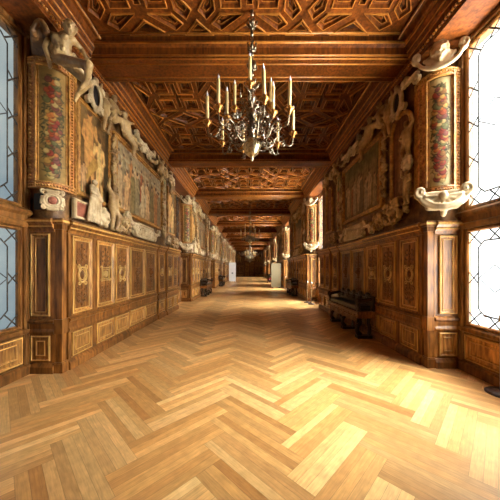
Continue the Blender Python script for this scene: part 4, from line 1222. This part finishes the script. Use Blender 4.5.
    return root
ch = chandelier()
for i, (y, z, w) in enumerate(((4.1, 3.65, 'large brass chandelier with tall cream candles, hanging nearest'), (17.6, 3.60, 'second brass chandelier, hanging small behind the nearest one'), (30.5, 3.05, 'third brass chandelier, hanging just below the second'), (43.5, 2.95, 'farthest brass chandelier, lowest in the cluster before the end door'))):
    inst(ch, (.04, y, z), .13*i*2, w, 'chandelier', 'brass chandeliers')

# ------------------------------------------------------------------ carved benches
def bench(Wd=2.3):
    root = empty('carved_bench'); u = Wd/2
    b = MB(); b.rings(-u, u, .5, .64, [(0, 0), (0, .50), (.015, .52), (.03, .5)]); b.prof(-u-.03, u+.03, [(0, .60), (.54, .60), (.55, .62), (.54, .66), (0, .66)]); b.build('seat', M['walnut'], root)
    b = MB(); b.box(-u+.1, u-.1, -.505, -.49, .40, .52)
    for i in range(6):
        c = -u+.2+(Wd-.4)*i/5
        b.tube(scroll_pts(c, .47, .09, 1.2, PI/2, 1, .50), .02, 6)
    b.build('carved_apron', M['carve'], root)
    def leg(c):
        b = MB(); b.box(c-.10, c+.10, -.48, -.05, 0, .07)
        key = [(-.36, .07), (-.46, .16), (-.44, .28), (-.36, .36), (-.40, .46), (-.46, .52)]
        pts = [Vector((c, p.x, p.y)) for p in smooth_path(key)]
        b.tube(pts, [.07-.02*math.sin(PI*i/len(pts)) for i in range(len(pts))], 8); b.tube([Vector((p.x, -p.y*.35-.25, p.z)) for p in pts], .05, 8)
        for k in range(3): b.ball((c, -.46, .17+.12*k), (.07, .06, .05), 8, 5)
        b.build('leg', M['darkwood'], root)
    for c in (-u+.15, 0, u-.15): leg(c)
    b = MB(); b.rings(-u, u, .66, 1.02, [(0, 0), (0, .07), (.03, .09), (.06, .06)])
    for i in range(5): 
        c = -u+.3+(Wd-.6)*i/4; b.tube(scroll_pts(c, .90, .11, 1.3, 0, 1 if i % 2 else -1, .08), .022, 6); b.ball((c, -.06, 1.04), (.12, .05, .06), 8, 6)
    b.build('backrest', M['darkwood'], root)
    for s in (-1, 1):
        b = MB(); b.tube([(s*(u-.06), -.05, .95), (s*(u-.06), -.25, .93), (s*(u-.06), -.42, .90), (s*(u-.06), -.50, .84), (s*(u-.06), -.46, .76), (s*(u-.06), -.46, .66)], [.04, .045, .05, .055, .05, .05], 8)
        b.ball((s*(u-.06), -.50, .90), (.06, .07, .08), 8, 6); b.build('armrest', M['darkwood'], root)
    b = MB(); b.rings(-u+.12, u-.12, .66, .78, [(0, .08), (0, .46), (.03, .49)]); o = b.build('cushion', M['cushion'], root)
    m = o.modifiers.new('bevel', 'BEVEL'); m.width = .03; m.segments = 3
    return root
be = bench()
for side, y, w in ((1, 6.95, 'dark carved wooden bench against the right wainscot, nearest'), (1, 16.2, 'dark carved bench on the right beyond the stanchions'), (-1, 16.0, 'dark carved bench against the left wall past the first window'), (-1, 24.9, 'small distant carved bench on the left, by the third pier'), (1, 34.0, 'faint far carved bench on the right, beyond the beige board')):
    inst(be, (side*(XW-.15), y, 0), -side*PI/2, w, 'bench', 'carved benches', scale=(.95, .8, .98))

# ------------------------------------------------------------------ stanchions and belts
def stanchion():
    root = empty('stanchion')
    b = MB(); b.lathe([(.17, 0), (.17, .02), (.15, .035), (.03, .05), (.022, .06)], n=24); b.build('base', M['iron'], root)
    b = MB(); b.lathe([(.02, .05), (.02, .95), (.03, .96), (.03, 1.03), (.02, 1.04)], n=14); b.build('pole', M['steel'], root)
    return root
st = stanchion()
def belt(x0, y0, x1, y1, z, label):
    b = MB(); d = Vector((x1-x0, y1-y0, 0)); n = Vector((-d.y, d.x, 0)).normalized()*.002
    pts = []
    N = 8; vs = []
    for i in range(N+1):
        t = i/N; sag = -.004*math.sin(PI*t)
        for o in (-1, 1):
            for zz in (-.008, .008): vs.append((x0+d.x*t+n.x*o, y0+d.y*t+n.y*o, z+sag+zz))
    fs = []
    for i in range(N):
        a = 4*i; c = a+4
        for p, q in ((0, 1), (1, 3), (3, 2), (2, 0)): fs.append((a+p, a+q, c+q, c+p))
    fs += [(0, 1, 3, 2), (4*N, 4*N+2, 4*N+3, 4*N+1)]
    b.add(vs, fs); tag(b.build('barrier_belt', M['iron']), label, 'belt', 'barrier belts')
inst(st, (3.33, 3.30, 0), 0, 'stanchion whose dark round base shows at the right edge', 'stanchion', 'stanchions'); belt(3.35, 3.31, 3.47, 3.70 , .97, 'thin dark barrier belt across the near right window')
inst(st, (2.9, 11.7, 0), 0, 'metal stanchion before the second right-hand window', 'stanchion', 'stanchions'); inst(st, (2.85, 12.3, 0), 0, 'slim metal stanchion touching the second right pier', 'stanchion', 'stanchions')
belt(2.9, 11.7, 3.47, 11.2, 1.0, 'dark barrier belt from the stanchion to the second right window')
inst(st, (2.95, 20.4, 0), 0, 'distant pale stanchion by the third right-hand window', 'stanchion', 'stanchions')

# ------------------------------------------------------------------ boards
def board(Wd, H, mat, dots):
    root = empty('display_board')
    b = MB(); b.box(-Wd/2, Wd/2, -.02, .02, .08, H); b.build('panel', M[mat], root)
    for s in (-1, 1): MB().box(s*Wd*.35-.04, s*Wd*.35+.04, -.2, .2, 0, .08).build('foot', M['iron'], root)
    if dots: MB().box(-.1, .1, -.026, -.02, H*.42, H*.5).build('print', M['ink'], root)
    return root
b1 = board(.85, 2.45, 'white', True); b1.location = (-2.16, 31.5, 0); tag(b1, 'tall white display board standing far down the left side', 'display board')
b2 = board(.85, 2.15, 'beige', False); b2.location = (2.32, 21.8, 0); tag(b2, 'tall beige display board standing far down the right side', 'display board')
def chair():
    root = empty('velvet_armchair')
    b = MB(); b.rings(-.3, .3, .42, .5, [(0, 0), (0, .55), (.03, .57)]); b.build('seat', M['red'], root)
    b = MB(); b.rings(-.3, .3, .5, 1.15, [(0, -.05), (0, .05), (.04, .08)]); b.build('backrest', M['red'], root)
    for x in (-.27, .27):
        for y in (-.52, -.03): MB().lathe([(.025, 0), (.03, .1), (.02, .2), (.035, .42)], (x, y, 0), 8).build('leg', M['darkwood'], root)
        MB().tube([(x, -.02, .75), (x, -.3, .74), (x, -.5, .70), (x, -.5, .45)], .025, 6).build('armrest', M['darkwood'], root)
    return root
c = chair(); c.location = (2.75, 30.0, 0); c.rotation_euler = (0, 0, -PI/2+.3); tag(c, 'small red velvet armchair far down the right side', 'chair')

# ------------------------------------------------------------------ daylight
w = bpy.data.worlds.new('World'); bpy.context.scene.world = w; w.use_nodes = True; nt = w.node_tree; nt.nodes.clear()
o = nt.nodes.new('ShaderNodeOutputWorld'); bg = nt.nodes.new('ShaderNodeBackground'); tc = nt.nodes.new('ShaderNodeTexCoord'); sx = nt.nodes.new('ShaderNodeSeparateXYZ')
L(nt, tc.outputs['Generated'], sx.inputs[0])
mr = nt.nodes.new('ShaderNodeMapRange'); mr.inputs['From Min'].default_value = -.25; mr.inputs['From Max'].default_value = .55; L(nt, sx.outputs[0], mr.inputs['Value'])
nz = nt.nodes.new('ShaderNodeTexNoise'); nz.inputs['Scale'].default_value = 3.0; nz.inputs['Detail'].default_value = 5; L(nt, tc.outputs['Generated'], nz.inputs['Vector'])
rr = nt.nodes.new('ShaderNodeValToRGB'); rr.color_ramp.elements[0].color = (.27, .34, .38, 1); rr.color_ramp.elements[1].color = (.66, .68, .62, 1); rr.color_ramp.elements[0].position = .4; rr.color_ramp.elements[1].position = .65
L(nt, nz.outputs['Fac'], rr.inputs[0])
mxc = nt.nodes.new('ShaderNodeMix'); mxc.data_type = 'RGBA'; L(nt, mr.outputs[0], mxc.inputs[0]); L(nt, rr.outputs[0], mxc.inputs[6]); mxc.inputs[7].default_value = (44, 41.5, 37.0, 1)
# sky lobe shaped to light the room: bright out of view, dimmer ahead
sun = bpy.data.lights.new('Sun', 'SUN'); sun.energy = 4.5; sun.angle = math.radians(14); sun.color = (1, .97, .92)
so_ = bpy.data.objects.new('Sun', sun); C.objects.link(so_); so_.rotation_euler = Vector((-.62, -.02, -.85)).to_track_quat('-Z', 'Y').to_euler()
my = nt.nodes.new('ShaderNodeMapRange'); my.interpolation_type = 'SMOOTHSTEP'; my.inputs['From Min'].default_value = .10; my.inputs['From Max'].default_value = .50; L(nt, sx.outputs[1], my.inputs['Value'])
br = nt.nodes.new('ShaderNodeMix'); br.data_type = 'RGBA'; L(nt, my.outputs[0], br.inputs[0]); br.inputs[6].default_value = (56, 53.5, 49, 1); br.inputs[7].default_value = (2.6, 2.6, 2.6, 1)
my2 = nt.nodes.new('ShaderNodeMapRange'); my2.interpolation_type = 'SMOOTHSTEP'; my2.inputs['From Min'].default_value = -.85; my2.inputs['From Max'].default_value = -.40; my2.inputs['To Min'].default_value = .12; L(nt, sx.outputs[1], my2.inputs['Value'])
sc2 = nt.nodes.new('ShaderNodeVectorMath'); sc2.operation = 'SCALE'; L(nt, br.outputs[2], sc2.inputs[0]); L(nt, my2.outputs[0], sc2.inputs['Scale'])
L(nt, sc2.outputs[0], mxc.inputs[7])
L(nt, mxc.outputs[2], bg.inputs[0]); bg.inputs[1].default_value = 1.0; L(nt, bg.outputs[0], o.inputs[0])

cam = bpy.data.cameras.new('Camera'); co = bpy.data.objects.new('Camera', cam); C.objects.link(co)
co.location = (0, 0, EYE); co.rotation_euler = (PI/2, 0, 0); cam.sensor_width = 36; cam.lens = 18; cam.shift_y = 19/500; cam.shift_x = .5/500
cam.clip_start = .05; cam.clip_end = 200
sc_ = bpy.context.scene; sc_.camera = co
sc_.view_settings.view_transform = 'Standard'; sc_.view_settings.look = 'None'; sc_.view_settings.gamma = 1; sc_.view_settings.exposure = 0.0
sc_.cycles.use_denoising = True; sc_.cycles.max_bounces = 10; sc_.cycles.diffuse_bounces = 6; sc_.cycles.transparent_max_bounces = 12
sc_.cycles.sample_clamp_indirect = 12
